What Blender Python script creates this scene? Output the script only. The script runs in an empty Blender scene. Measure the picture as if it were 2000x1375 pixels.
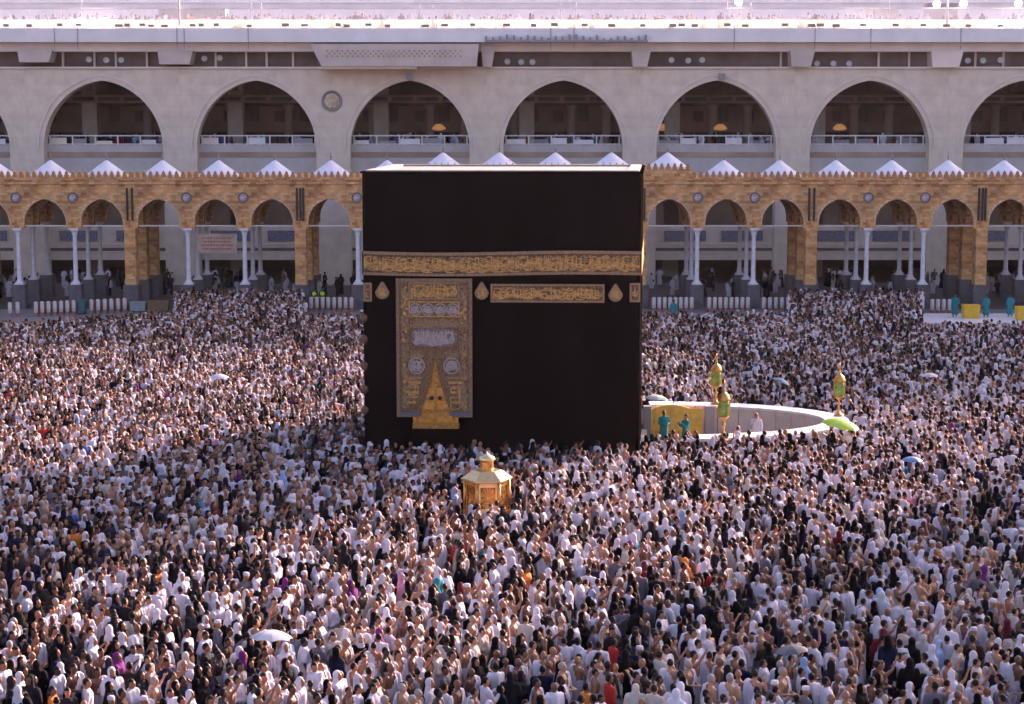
import bpy, bmesh, math, random
from math import sin, cos, tan, atan, atan2, pi, radians, sqrt
from mathutils import Vector, Matrix, noise

random.seed(7)
SC = bpy.context.scene
COL = SC.collection

# ------------------------------------------------------------------ camera
CAM_H = 15.6
FPX = 3620.0                      # focal length in photo pixels (2000 px wide)
PITCH = atan((687.5 - 219.0) / FPX)
cam_data = bpy.data.cameras.new('camera')
cam_data.sensor_width = 36.0
cam_data.lens = 36.0 * FPX / 2000.0
cam_data.clip_start = 0.5
cam_data.clip_end = 6000
cam = bpy.data.objects.new('camera', cam_data)
cam.location = (0, 0, CAM_H)
cam.rotation_euler = (pi / 2 - PITCH, 0, 0)
COL.objects.link(cam)
SC.camera = cam

# ------------------------------------------------------------------ sky, sun, exposure
SUN_EL = radians(17.0)
SUN_AZ = radians(40.0)            # clockwise from +Y (view direction): sun stands behind the gallery, to the right
world = bpy.data.worlds.new('World')
SC.world = world
world.use_nodes = True
wn = world.node_tree.nodes
wl = world.node_tree.links
sky = wn.new('ShaderNodeTexSky')
sky.sky_type = 'NISHITA'
sky.sun_disc = False
sky.sun_elevation = SUN_EL
sky.sun_rotation = SUN_AZ
sky.altitude = 300
sky.air_density = 1.0
sky.dust_density = 6.0
sky.ozone_density = 0.6
bg = wn['Background']
bg.inputs['Strength'].default_value = 0.13
wl.new(sky.outputs['Color'], bg.inputs['Color'])
sd = bpy.data.lights.new('sun', 'SUN')
sd.energy = 5.0
sd.angle = radians(0.55)
sd.color = (1.0, 0.74, 0.54)
sun = bpy.data.objects.new('sun', sd)
S = Vector((sin(SUN_AZ) * cos(SUN_EL), cos(SUN_AZ) * cos(SUN_EL), sin(SUN_EL)))
sun.rotation_euler = (-S).to_track_quat('-Z', 'Y').to_euler()
sun.location = (60, 60, 80)
COL.objects.link(sun)
SC.view_settings.view_transform = 'Standard'
SC.view_settings.look = 'None'
SC.view_settings.gamma = 1.0
SC.view_settings.use_curve_mapping = False
SC.view_settings.use_white_balance = True
SC.view_settings.white_balance_temperature = 6300
SC.view_settings.white_balance_tint = 38
SC.view_settings.exposure = 1.6
try:
    SC.cycles.max_bounces = 6
    SC.cycles.diffuse_bounces = 2
    SC.cycles.use_denoising = True
except Exception:
    pass

# ------------------------------------------------------------------ photo pixel -> place
def z_at(y, d):
    """height of photo row y on an upright plane at distance d"""
    return CAM_H - d * tan(PITCH + atan((y - 687.5) / FPX))
def d_at(y, z):
    """distance at which height z shows in photo row y"""
    return (CAM_H - z) / tan(PITCH + atan((y - 687.5) / FPX))
def x_at(x, d, z):
    return (x - 1000.0) / FPX * (d * cos(PITCH) + (CAM_H - z) * sin(PITCH))
def proj(X, Y, Z):
    zc = Y * cos(PITCH) + (CAM_H - Z) * sin(PITCH)
    yc = (CAM_H - Z) * cos(PITCH) - Y * sin(PITCH)
    return 1000 + FPX * X / zc, 687.5 + FPX * yc / zc

# ------------------------------------------------------------------ materials
MATS = {}
def mat(name, col, rough=0.7, metal=0.0, var=0.0, vscale=3.0, bump=0.0, bscale=20.0, rnd=0.0, col2=None, emit=0.0, trans=0.0, stretch=(1, 1, 1), sheen=0.0, spec=None):
    if name in MATS:
        return MATS[name]
    m = bpy.data.materials.new(name)
    m.use_nodes = True
    nt = m.node_tree
    N, L = nt.nodes, nt.links
    b = N['Principled BSDF']
    b.inputs['Roughness'].default_value = rough
    b.inputs['Metallic'].default_value = metal
    if spec is not None:
        b.inputs['Specular IOR Level'].default_value = spec
    if sheen:
        b.inputs['Sheen Weight'].default_value = sheen
    c = (*col, 1)
    b.inputs['Base Color'].default_value = c
    out = None
    tc = N.new('ShaderNodeTexCoord')
    mp = N.new('ShaderNodeMapping')
    mp.inputs['Scale'].default_value = stretch
    L.new(tc.outputs['Object'], mp.inputs['Vector'])
    if var or col2:
        nz = N.new('ShaderNodeTexNoise')
        nz.inputs['Scale'].default_value = vscale
        nz.inputs['Detail'].default_value = 5
        L.new(mp.outputs[0], nz.inputs['Vector'])
        mx = N.new('ShaderNodeMix')
        mx.data_type = 'RGBA'
        c2 = col2 if col2 else tuple(max(0, v * (1 - var)) for v in col)
        c1 = col if col2 else tuple(min(1, v * (1 + var * 0.6)) for v in col)
        mx.inputs['A'].default_value = (*c1, 1)
        mx.inputs['B'].default_value = (*c2, 1)
        rp = N.new('ShaderNodeMapRange')
        rp.inputs['From Min'].default_value = 0.35
        rp.inputs['From Max'].default_value = 0.65
        L.new(nz.outputs['Fac'], rp.inputs['Value'])
        L.new(rp.outputs[0], mx.inputs['Factor'])
        out = mx.outputs['Result']
    if rnd:
        oi = N.new('ShaderNodeObjectInfo')
        hv = N.new('ShaderNodeHueSaturation')
        mr = N.new('ShaderNodeMapRange')
        mr.inputs['To Min'].default_value = 1 - rnd
        mr.inputs['To Max'].default_value = 1 + rnd * 0.25
        L.new(oi.outputs['Random'], mr.inputs['Value'])
        L.new(mr.outputs[0], hv.inputs['Value'])
        if out:
            L.new(out, hv.inputs['Color'])
        else:
            hv.inputs['Color'].default_value = c
        out = hv.outputs['Color']
    if out:
        L.new(out, b.inputs['Base Color'])
    if bump:
        nb = N.new('ShaderNodeTexNoise')
        nb.inputs['Scale'].default_value = bscale
        nb.inputs['Detail'].default_value = 4
        L.new(mp.outputs[0], nb.inputs['Vector'])
        bp = N.new('ShaderNodeBump')
        bp.inputs['Strength'].default_value = 1.0
        bp.inputs['Distance'].default_value = bump
        L.new(nb.outputs['Fac'], bp.inputs['Height'])
        L.new(bp.outputs[0], b.inputs['Normal'])
    if emit:
        b.inputs['Emission Color'].default_value = c
        b.inputs['Emission Strength'].default_value = emit
    if trans:
        tr = N.new('ShaderNodeBsdfTranslucent')
        if out:
            L.new(out, tr.inputs['Color'])
        else:
            tr.inputs['Color'].default_value = c
        ms = N.new('ShaderNodeMixShader')
        ms.inputs['Fac'].default_value = trans
        L.new(b.outputs[0], ms.inputs[1])
        L.new(tr.outputs[0], ms.inputs[2])
        L.new(ms.outputs[0], N['Material Output'].inputs['Surface'])
    MATS[name] = m
    return m

def brick_mat(name, cols, mortar, bw, bh, rough=0.8, msize=0.012, stain=0.25, bump=0.02, off=0.5):
    """masonry in courses; object coordinates, x+y along the wall and z up"""
    m = bpy.data.materials.new(name)
    m.use_nodes = True
    N, L = m.node_tree.nodes, m.node_tree.links
    b = N['Principled BSDF']
    b.inputs['Roughness'].default_value = rough
    tc = N.new('ShaderNodeTexCoord')
    sp = N.new('ShaderNodeSeparateXYZ')
    L.new(tc.outputs['Object'], sp.inputs[0])
    ad = N.new('ShaderNodeMath'); ad.operation = 'ADD'
    L.new(sp.outputs['X'], ad.inputs[0]); L.new(sp.outputs['Y'], ad.inputs[1])
    cb = N.new('ShaderNodeCombineXYZ')
    L.new(ad.outputs[0], cb.inputs['X']); L.new(sp.outputs['Z'], cb.inputs['Y'])
    br = N.new('ShaderNodeTexBrick')
    br.inputs['Scale'].default_value = 1.0
    br.inputs['Brick Width'].default_value = bw
    br.inputs['Row Height'].default_value = bh
    br.inputs['Mortar Size'].default_value = msize
    br.inputs['Mortar Smooth'].default_value = 0.3
    br.inputs['Bias'].default_value = 0.0
    br.offset = off
    br.inputs['Color1'].default_value = (0, 0, 0, 1)
    br.inputs['Color2'].default_value = (1, 1, 1, 1)
    br.inputs['Mortar'].default_value = (0.5, 0.5, 0.5, 1)
    L.new(cb.outputs[0], br.inputs['Vector'])
    ramp = N.new('ShaderNodeValToRGB')
    els = ramp.color_ramp.elements
    n = len(cols)
    while len(els) < n:
        els.new(0.5)
    for i, c in enumerate(cols):
        els[i].position = i / (n - 1)
        els[i].color = (*c, 1)
    L.new(br.outputs['Color'], ramp.inputs[0])
    mx = N.new('ShaderNodeMix'); mx.data_type = 'RGBA'
    mx.inputs['B'].default_value = (*mortar, 1)
    L.new(ramp.outputs[0], mx.inputs['A'])
    L.new(br.outputs['Fac'], mx.inputs['Factor'])
    nz = N.new('ShaderNodeTexNoise')
    nz.inputs['Scale'].default_value = 0.9
    nz.inputs['Detail'].default_value = 8
    L.new(tc.outputs['Object'], nz.inputs['Vector'])
    mr = N.new('ShaderNodeMapRange')
    mr.inputs['From Min'].default_value = 0.3
    mr.inputs['From Max'].default_value = 0.7
    mr.inputs['To Min'].default_value = 1 - stain
    mr.inputs['To Max'].default_value = 1 + stain * 0.5
    L.new(nz.outputs['Fac'], mr.inputs['Value'])
    hv = N.new('ShaderNodeHueSaturation')
    L.new(mx.outputs['Result'], hv.inputs['Color'])
    L.new(mr.outputs[0], hv.inputs['Value'])
    L.new(hv.outputs[0], b.inputs['Base Color'])
    bp = N.new('ShaderNodeBump')
    bp.inputs['Distance'].default_value = bump
    bp.invert = True
    L.new(br.outputs['Fac'], bp.inputs['Height'])
    L.new(bp.outputs[0], b.inputs['Normal'])
    MATS[name] = m
    return m

STONE = brick_mat('arcade_stone', [(0.50, 0.19, 0.07), (0.68, 0.31, 0.10), (0.77, 0.40, 0.145), (0.81, 0.50, 0.23), (0.68, 0.27, 0.10)], (0.63, 0.33, 0.14), 0.46, 0.215, stain=0.42)
STONE_IN = STONE
MARBLE = brick_mat('grey_marble', [(0.74, 0.61, 0.465), (0.81, 0.67, 0.515), (0.78, 0.64, 0.49)], (0.66, 0.55, 0.43), 1.9, 0.95, rough=0.55, msize=0.012, stain=0.14, bump=0.006)
WHITEFAS = mat('white_fascia', (0.90, 0.84, 0.80), 0.6, var=0.08, vscale=0.5)
PINKFAS = mat('pink_fascia', (0.82, 0.68, 0.58), 0.6, var=0.1, vscale=0.6)
BEIGE = mat('beige_stone', (0.62, 0.52, 0.44), 0.7, var=0.12, vscale=0.7)
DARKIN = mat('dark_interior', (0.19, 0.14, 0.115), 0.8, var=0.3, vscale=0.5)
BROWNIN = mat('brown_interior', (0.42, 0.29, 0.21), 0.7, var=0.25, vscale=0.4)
CONEW = mat('white_roof_tile', (0.82, 0.80, 0.84), 0.5, var=0.05, vscale=2)
COLW = mat('white_column_marble', (0.74, 0.70, 0.70), 0.45, var=0.14, vscale=4)
DARKST = mat('dark_plinth_stone', (0.115, 0.10, 0.105), 0.6, var=0.3, vscale=3)
FLOOR = brick_mat('mataf_marble', [(0.30, 0.28, 0.28), (0.35, 0.33, 0.32), (0.33, 0.31, 0.31)], (0.22, 0.21, 0.21), 1.2, 1.2, rough=0.35, msize=0.008, stain=0.12, bump=0.002, off=0.0)
GOLD = mat('gold_metal', (0.70, 0.36, 0.09), 0.36, 0.85, var=0.25, vscale=6, bump=0.004, bscale=30)
GOLDPALE = mat('pale_gold_metal', (0.86, 0.66, 0.36), 0.30, 0.85, var=0.12, vscale=5)
GOLDTHREAD = mat('gold_thread', (0.54, 0.295, 0.085), 0.48, 0.35, var=0.35, vscale=9)
GOLDDULL = mat('dull_gold_braid', (0.33, 0.205, 0.105), 0.6, 0.25, var=0.3, vscale=12)
SILVERT = mat('silver_thread', (0.40, 0.33, 0.30), 0.5, 0.35, var=0.3, vscale=14)
REDTH = mat('red_thread', (0.27, 0.10, 0.05), 0.6, 0.1, var=0.4, vscale=12)
BROWNTH = mat('brown_silk', (0.15, 0.075, 0.033), 0.6, 0.1, var=0.5, vscale=9)
BLACKSILK = mat('black_silk', (0.0085, 0.0056, 0.0054), 0.8, var=0.25, vscale=0.6, bump=0.012, bscale=1.3, stretch=(1, 1, 0.25))
_nt = BLACKSILK.node_tree
_df = _nt.nodes.new('ShaderNodeBsdfDiffuse')
_pb = _nt.nodes['Principled BSDF']
_nt.links.new(_pb.inputs['Base Color'].links[0].from_socket, _df.inputs['Color'])
_nt.links.new(_pb.inputs['Normal'].links[0].from_socket, _df.inputs['Normal'])
_nt.links.new(_df.outputs[0], _nt.nodes['Material Output'].inputs['Surface'])
WHITEMARB = mat('white_marble', (0.76, 0.73, 0.71), 0.45, var=0.1, vscale=1.5)
METALW = mat('white_metal', (0.72, 0.70, 0.70), 0.4, 0.1)
METALG = mat('grey_metal', (0.28, 0.27, 0.28), 0.45, 0.5)
BLACKM = mat('black_metal', (0.025, 0.024, 0.026), 0.5, 0.2)
GLASSP = mat('frosted_parapet', (0.62, 0.63, 0.70), 0.3, var=0.06, vscale=0.7, trans=0.15)
_nt = GLASSP.node_tree
_tp = _nt.nodes.new('ShaderNodeBsdfTransparent'); _ms = _nt.nodes.new('ShaderNodeMixShader'); _ms.inputs['Fac'].default_value = 0.75
_so = _nt.nodes['Material Output'].inputs['Surface'].links[0].from_socket
_nt.links.new(_so, _ms.inputs[1]); _nt.links.new(_tp.outputs[0], _ms.inputs[2]); _nt.links.new(_ms.outputs[0], _nt.nodes['Material Output'].inputs['Surface'])
BLUESIGN = mat('blue_sign', (0.09, 0.09, 0.16), 0.5, col2=(0.30, 0.28, 0.31), vscale=7)
GREENGL = mat('green_glass', (0.26, 0.50, 0.12), 0.25, var=.4, vscale=7, trans=0.35)
YELLOWP = mat('yellow_plastic', (0.78, 0.46, 0.02), 0.5, var=0.1)
TEAL = mat('teal_fabric', (0.015, 0.23, 0.25), 0.75, var=0.2, vscale=8)
LAMPGLOW = mat('lamp_glow', (0.85, 0.42, 0.13), 0.4, emit=0.10)
FLOODGL = mat('flood_glass', (0.55, 0.55, 0.52), 0.2, var=0.05)

# ------------------------------------------------------------------ mesh builder
class MB:
    def __init__(s):
        s.v = []; s.f = []; s.m = []; s.mi = 0
    def add(s, vs, fs):
        o = len(s.v)
        s.v.extend(vs)
        for f in fs:
            s.f.append(tuple(i + o for i in f)); s.m.append(s.mi)
        return s
    def box(s, x0, x1, y0, y1, z0, z1):
        vs = [(x, y, z) for z in (z0, z1) for y in (y0, y1) for x in (x0, x1)]
        return s.add(vs, [(0, 2, 3, 1), (4, 5, 7, 6), (0, 1, 5, 4), (2, 6, 7, 3), (0, 4, 6, 2), (1, 3, 7, 5)])
    def prism(s, pts, y0, y1):
        """closed outline in x,z (counter clockwise seen from -y), extruded in y"""
        n = len(pts)
        vs = [(x, y0, z) for x, z in pts] + [(x, y1, z) for x, z in pts]
        fs = [tuple(range(n)), tuple(range(2 * n - 1, n - 1, -1))]
        for i in range(n):
            j = (i + 1) % n
            fs.append((i, i + n, j + n, j))
        return s.add(vs, fs)
    def lathe(s, prof, n=16, c=(0, 0, 0), ph=0.0, cap=True):
        vs = []; fs = []
        for r, z in prof:
            for k in range(n):
                a = ph + 2 * pi * k / n
                vs.append((c[0] + r * cos(a), c[1] + r * sin(a), c[2] + z))
        for i in range(len(prof) - 1):
            for k in range(n):
                k2 = (k + 1) % n
                fs.append((i * n + k, i * n + k2, (i + 1) * n + k2, (i + 1) * n + k))
        if cap:
            fs.append(tuple(range(n - 1, -1, -1)))
            fs.append(tuple((len(prof) - 1) * n + k for k in range(n)))
        return s.add(vs, fs)
    def tube(s, pts, rad, n=8, flat=None):
        """closed round-ended tube along pts"""
        pts = [Vector(p) for p in pts]
        if not isinstance(rad, (list, tuple)):
            rad = [rad] * len(pts)
        d0 = (pts[1] - pts[0]).normalized()
        d1 = (pts[-1] - pts[-2]).normalized()
        P = [pts[0] - d0 * rad[0] * 0.9, pts[0] - d0 * rad[0] * 0.5] + pts + [pts[-1] + d1 * rad[-1] * 0.5, pts[-1] + d1 * rad[-1] * 0.9]
        R = [rad[0] * 0.3, rad[0] * 0.85] + list(rad) + [rad[-1] * 0.85, rad[-1] * 0.3]
        vs = []; fs = []
        ref = Vector((1, 0, 0)) if abs(d0.x) < 0.8 else Vector((0, 1, 0))
        for i, p in enumerate(P):
            d = (P[min(i + 1, len(P) - 1)] - P[max(i - 1, 0)]).normalized()
            u = (ref - d * ref.dot(d)).normalized()
            w = d.cross(u)
            for k in range(n):
                a = 2 * pi * k / n
                vs.append(tuple(p + (u * cos(a) + w * sin(a)) * R[i]))
        for i in range(len(P) - 1):
            for k in range(n):
                k2 = (k + 1) % n
                fs.append((i * n + k, i * n + k2, (i + 1) * n + k2, (i + 1) * n + k))
        fs.append(tuple(range(n - 1, -1, -1)))
        fs.append(tuple((len(P) - 1) * n + k for k in range(n)))
        return s.add(vs, fs)
    def ell(s, c, r, n=12, m=8):
        vs = [(c[0], c[1], c[2] - r[2])]
        for i in range(1, m):
            t = -pi / 2 + pi * i / m
            for k in range(n):
                a = 2 * pi * k / n
                vs.append((c[0] + r[0] * cos(t) * cos(a), c[1] + r[1] * cos(t) * sin(a), c[2] + r[2] * sin(t)))
        vs.append((c[0], c[1], c[2] + r[2]))
        fs = []
        for k in range(n):
            fs.append((0, 1 + (k + 1) % n, 1 + k))
            fs.append((len(vs) - 1, 1 + (m - 2) * n + k, 1 + (m - 2) * n + (k + 1) % n))
        for i in range(m - 2):
            for k in range(n):
                k2 = (k + 1) % n
                fs.append((1 + i * n + k, 1 + i * n + k2, 1 + (i + 1) * n + k2, 1 + (i + 1) * n + k))
        return s.add(vs, fs)
    def rings(s, rg, n=14):
        """closed loft of horizontal ellipses: (cx, cy, z, rx, ry)"""
        vs = []; fs = []
        for cx, cy, z, rx, ry in rg:
            for k in range(n):
                a = 2 * pi * k / n
                vs.append((cx + rx * cos(a), cy + ry * sin(a), z))
        for i in range(len(rg) - 1):
            for k in range(n):
                k2 = (k + 1) % n
                fs.append((i * n + k, i * n + k2, (i + 1) * n + k2, (i + 1) * n + k))
        fs.append(tuple(range(n - 1, -1, -1)))
        fs.append(tuple((len(rg) - 1) * n + k for k in range(n)))
        return s.add(vs, fs)
    def mesh(s, name, mats=None, smooth=False):
        me = bpy.data.meshes.new(name)
        me.from_pydata([tuple(v) for v in s.v], [], s.f)
        if mats is not None:
            for m in (mats if isinstance(mats, (list, tuple)) else [mats]):
                me.materials.append(m)
            me.polygons.foreach_set('material_index', s.m)
        if smooth:
            me.polygons.foreach_set('use_smooth', [True] * len(s.f))
        me.update()
        return me
    def build(s, name, mats, parent=None, smooth=False, loc=None, rz=0):
        return link(name, s.mesh(name, mats, smooth), parent, loc, rz)

def link(name, me, parent=None, loc=None, rz=0):
    o = bpy.data.objects.new(name, me)
    COL.objects.link(o)
    if parent is not None:
        o.parent = parent
    if loc is not None:
        o.location = loc
    if rz:
        o.rotation_euler = (0, 0, rz)
    return o
def tag(o, label=None, cat=None, group=None, kind=None):
    if label: o['label'] = label
    if cat: o['category'] = cat
    if group: o['group'] = group
    if kind: o['kind'] = kind
    return o
def empty(name, loc=(0, 0, 0), rz=0):
    o = bpy.data.objects.new(name, None)
    o.empty_display_size = 0.3
    COL.objects.link(o)
    o.location = loc
    o.rotation_euler = (0, 0, rz)
    return o

def arch_pts(a, rise, n=14):
    """pointed arch outline from (-a,0) over (0,rise) to (a,0)"""
    c = max(0.0, (rise * rise - a * a) / (2 * a))
    R = a + c
    t1 = atan2(rise, c)
    right = []
    for i in range(n + 1):
        t = t1 * i / n
        right.append((R * cos(t) - c, R * sin(t)))
    left = [(-x, z) for x, z in right]
    return left + right[::-1][1:]

def arch_wall(mb, w, a, spring, rise, z0, z1, y0, y1, n=14):
    """wall bay with an arched opening from z0 up; centred on x=0; front at y0"""
    ap = arch_pts(a, rise, n)
    prof = [(-a, z0)] + [(x, z + spring) for x, z in ap] + [(a, z0)]
    # front and back
    for y, flip in ((y0, False), (y1, True)):
        vs = [(-w / 2, y, z0), (-w / 2, y, z1)] + [(x, y, z) for x, z in prof] + [(x, y, z1) for x, z in prof] + [(w / 2, y, z0), (w / 2, y, z1)]
        k = len(prof)
        fs = [(0, 2, 3, 2 + k + 1, 1)] if False else [(0, 2, 2 + k, 1)]
        for i in range(1, k - 2):
            fs.append((2 + i, 2 + i + 1, 2 + k + i + 1, 2 + k + i))
        fs.append((2 + k - 1, 2 + 2 * k, 2 + 2 * k + 1, 2 + 2 * k - 1))
        if flip:
            fs = [tuple(reversed(f)) for f in fs]
        mb.add(vs, fs)
    # intrados, top
    vs = [(x, y0, z) for x, z in prof] + [(x, y1, z) for x, z in prof]
    k = len(prof)
    mb.add(vs, [(i, i + k, i + k + 1, i + 1) for i in range(k - 1)])
    mb.add([(-w / 2, y0, z1), (w / 2, y0, z1), (w / 2, y1, z1), (-w / 2, y1, z1)], [(0, 1, 2, 3)])
    mb.add([(-w / 2, y0, z0), (-w / 2, y1, z0), (-w / 2, y1, z1), (-w / 2, y0, z1)], [(0, 3, 2, 1)])
    mb.add([(w / 2, y0, z0), (w / 2, y1, z0), (w / 2, y1, z1), (w / 2, y0, z1)], [(0, 1, 2, 3)])
    return mb

def archivolt(mb, a, spring, rise, t, y0, y1, n=16):
    ip = arch_pts(a, rise, n); op = arch_pts(a + t, rise + t * 1.05, n)
    k = len(ip)
    vs = [(x, y0, z + spring) for x, z in ip] + [(x, y0, z + spring) for x, z in op] + [(x, y1, z + spring) for x, z in op]
    fs = [(i, i + 1, k + i + 1, k + i) for i in range(k - 1)] + [(k + i, k + i + 1, 2 * k + i + 1, 2 * k + i) for i in range(k - 1)]
    fs = [tuple(reversed(f)) for f in fs]
    return mb.add(vs, fs)

# ------------------------------------------------------------------ the ground
mb = MB(); mb.add([(-1500, -300, 0), (1500, -300, 0), (1500, 2500, 0), (-1500, 2500, 0)], [(0, 1, 2, 3)])
tag(mb.build('ground', FLOOR), kind='structure', label='pale marble paving of the courtyard')

# ================================================================== GALLERY (far building)
YG = 168.0
def zg(y): return z_at(y, YG)
SG = FPX / (YG * cos(PITCH))
BAY = 300.0 / SG
XG0 = x_at(1100, YG, 16)
NB = range(-6, 7)
gal = empty('gallery_building', (0, YG, 0))
tag(gal, 'long grey marble gallery with tall pointed arches behind the stone arcade', 'building')
Z_FLOOR, Z_PAR0, Z_SPR, Z_APX, Z_TOP = zg(284), zg(336), zg(290), zg(157), zg(134)
Z_LOW = zg(510)
A_HALF = 5.38
bm_bay = MB()
arch_wall(bm_bay, BAY, A_HALF, Z_SPR, Z_APX - Z_SPR, 0.0, Z_TOP, 0.0, 1.6, 22)
bay_me = bm_bay.mesh('arch_bay', MARBLE)
par = MB(); par.box(-A_HALF - .05, A_HALF + .05, 0.55, 1.2, zg(352), Z_FLOOR)
mez_me = MB().box(-A_HALF - .05, A_HALF + .05, 0.55, 1.2, Z_LOW, zg(444)).mesh('mezzanine_front', MARBLE)
par_me = par.mesh('parapet_wall', mat('shaded_parapet_marble', (.56, .50, .46), .6, var=.12, vscale=.6))  # shade of the recess put into this greyer marble
lin_me = MB().box(-A_HALF - .03, A_HALF + .03, 0.50, 0.56, 0, 0.12).mesh('string_course', PINKFAS)
arv = MB(); archivolt(arv, A_HALF + 0.42, Z_SPR, Z_APX - Z_SPR + 0.42, 0.14, -0.07, 0.02, 20)
arv_me = arv.mesh('archivolt', PINKFAS)
sg = MB(); sg.box(-1.9, 1.9, 0.44, 0.50, zg(472), zg(452))
sg_me = sg.mesh('blue_sign_panel', BLUESIGN)
post_me = MB().box(-0.055, 0.055, 0.6, 0.72, Z_FLOOR, zg(265)).mesh('railing_post', METALW)
rail_me = MB().box(-A_HALF, A_HALF, 0.62, 0.70, zg(266.5), zg(264.3)).mesh('top_rail', METALW)
rail2_me = MB().box(-A_HALF, A_HALF, 0.63, 0.69, zg(283), zg(281)).mesh('bottom_rail', METALW)
for k in NB:
    cx = XG0 + k * BAY
    link('arch_bay', bay_me, gal, (cx, 0, 0))
    link('archivolt', arv_me, gal, (cx, 0, 0))
    pw = link('parapet_wall', par_me, gal, (cx, .75, 0))
    mz = link('mezzanine_front', mez_me, gal, (cx, .75, 0))
    for zz in (zg(495), zg(480)):
        link('string_course', lin_me, mz, (0, 0, zz))
    for sx in (-2.6, 2.6):
        link('blue_sign_panel', sg_me, mz, (sx, 0, 0))
    rl = link('railing', rail_me, gal, (cx, .75, 0))
    link('bottom_rail', rail2_me, rl)
    for j in range(6):
        link('railing_post', post_me, rl, (-A_HALF + 0.25 + j * (2 * A_HALF - 0.5) / 5, 0, 0))
    # cloths and boards hung in the railing
    rr = random.Random(100 + k)
    for j in range(5):
        if rr.random() < 0.75:
            w = 2 * A_HALF / 5 - 0.25
            x0 = -A_HALF + 0.32 + j * (2 * A_HALF - 0.5) / 5
            h = rr.uniform(0.35, 0.95)
            pn = MB().box(x0, x0 + w * rr.uniform(.6, .98), 0.74, 0.76, zg(281), zg(281) + (zg(267) - zg(281)) * h)
            pn.build('railing_panel', rr.choice([PINKFAS, METALW, METALG, WHITEMARB, GLASSP]), rl)
# interior rooms of the gallery
W0, W1 = XG0 + min(NB) * BAY - BAY / 2, XG0 + max(NB) * BAY + BAY / 2
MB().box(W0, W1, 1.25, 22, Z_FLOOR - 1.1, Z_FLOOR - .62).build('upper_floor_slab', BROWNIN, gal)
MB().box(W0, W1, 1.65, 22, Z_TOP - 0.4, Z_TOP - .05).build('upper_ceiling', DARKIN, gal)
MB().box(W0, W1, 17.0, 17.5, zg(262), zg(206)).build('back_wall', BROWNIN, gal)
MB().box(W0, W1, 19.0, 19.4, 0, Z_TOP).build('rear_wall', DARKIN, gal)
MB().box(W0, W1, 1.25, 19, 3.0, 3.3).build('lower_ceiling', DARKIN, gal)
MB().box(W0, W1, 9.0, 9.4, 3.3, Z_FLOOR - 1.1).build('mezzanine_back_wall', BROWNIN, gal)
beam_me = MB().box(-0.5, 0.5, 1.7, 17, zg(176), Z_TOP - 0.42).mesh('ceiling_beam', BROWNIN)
ip_me = MB().box(-0.7, 0.7, 0, 1.4, 0.0, Z_TOP - 0.42).mesh('interior_pier', BEIGE)
for k in NB:
    for dx in (-3.4, 3.4):
        link('ceiling_beam', beam_me, gal, (XG0 + k * BAY + dx, 0, 0))
    link('interior_pier', ip_me, gal, (XG0 + k * BAY - 6.9 + 3.7, 9.0, 0))
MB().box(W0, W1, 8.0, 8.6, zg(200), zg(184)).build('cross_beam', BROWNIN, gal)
icol_me = MB().lathe([(.42, Z_FLOOR - .6), (.42, zg(215)), (.6, zg(206)), (.6, zg(203))], 14).mesh('interior_column', BEIGE, True)
for k in NB:
    for dx in (-4.4, 1.2, 4.6):
        link('interior_column', icol_me, gal, (XG0 + k * BAY + dx, 14.5, 0))
    for q in range(5):
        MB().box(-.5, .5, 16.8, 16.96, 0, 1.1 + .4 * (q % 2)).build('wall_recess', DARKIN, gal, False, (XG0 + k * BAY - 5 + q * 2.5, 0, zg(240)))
win_me = MB().box(-1.0, 1.0, 7.93, 7.99, zg(196), zg(188)).mesh('clerestory_window', BLACKM)
for k in NB:
    for dx in (-3.5, -1.1, 1.3, 3.7):
        link('clerestory_window', win_me, gal, (XG0 + k * BAY + dx, 0, 0))
# lit lamps inside
lamp_me = MB().lathe([(0.05, 0.5), (0.35, 0.42), (0.62, 0.15), (0.66, 0.0), (0.4, -0.12), (0.05, -0.16)], 14).mesh('hanging_lamp', LAMPGLOW, True)
rod_me = MB().lathe([(0.03, 0.5), (0.03, 4.6)], 6).mesh('lamp_rod', BLACKM)
for px in (857, 1295, 1407, 1640):
    l = link('hanging_lamp', lamp_me, gal, (x_at(px, YG + 10, 14), 10, z_at(252, YG + 10)))
    link('lamp_rod', rod_me, l)
# upper storeys: slot, fascias, parapet
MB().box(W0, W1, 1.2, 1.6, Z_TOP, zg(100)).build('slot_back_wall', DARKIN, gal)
MB().box(W0, W1, -0.25, 1.2, Z_TOP + 0.003, Z_TOP + 0.16).build('sill_course', PINKFAS, gal)
MB().box(W0, W1, -0.6, 1.6, zg(101), zg(84)).build('lower_fascia', PINKFAS, gal)
mbf = MB()
prof = [(-1.6, zg(83.5)), (-1.6, zg(57)), (-0.3, zg(55)), (1.6, zg(55)), (1.6, zg(83.5))]
mbf.add([(W0, y, z) for y, z in prof] + [(W1, y, z) for y, z in prof],
        [(0, 1, 6, 5), (1, 2, 7, 6), (2, 3, 8, 7), (3, 4, 9, 8), (4, 0, 5, 9), (0, 4, 3, 2, 1), (5, 6, 7, 8, 9)])
mbf.build('sloped_cornice', WHITEFAS, gal)
pan_me = MB().box(0.02, 2.78, 0.0, 0.06, zg(38), zg(17)).mesh('glass_panel', GLASSP)
ACRYL = mat('backlit_cream_panel', (.88, .86, .74), .4, trans=.62)  # translucent band added so the sun behind makes a bright strip
low_me = MB().box(0.01, 2.79, 0.0, 0.06, zg(54.9), zg(38.2)).mesh('glow_panel', ACRYL)
x = W0; i = 0
while x < W1 - 2.8:
    link('glass_panel', pan_me, gal, (x, 0.35, 0)); link('glow_panel', low_me, gal, (x, 0.1, 0)); x += 2.8
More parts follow.
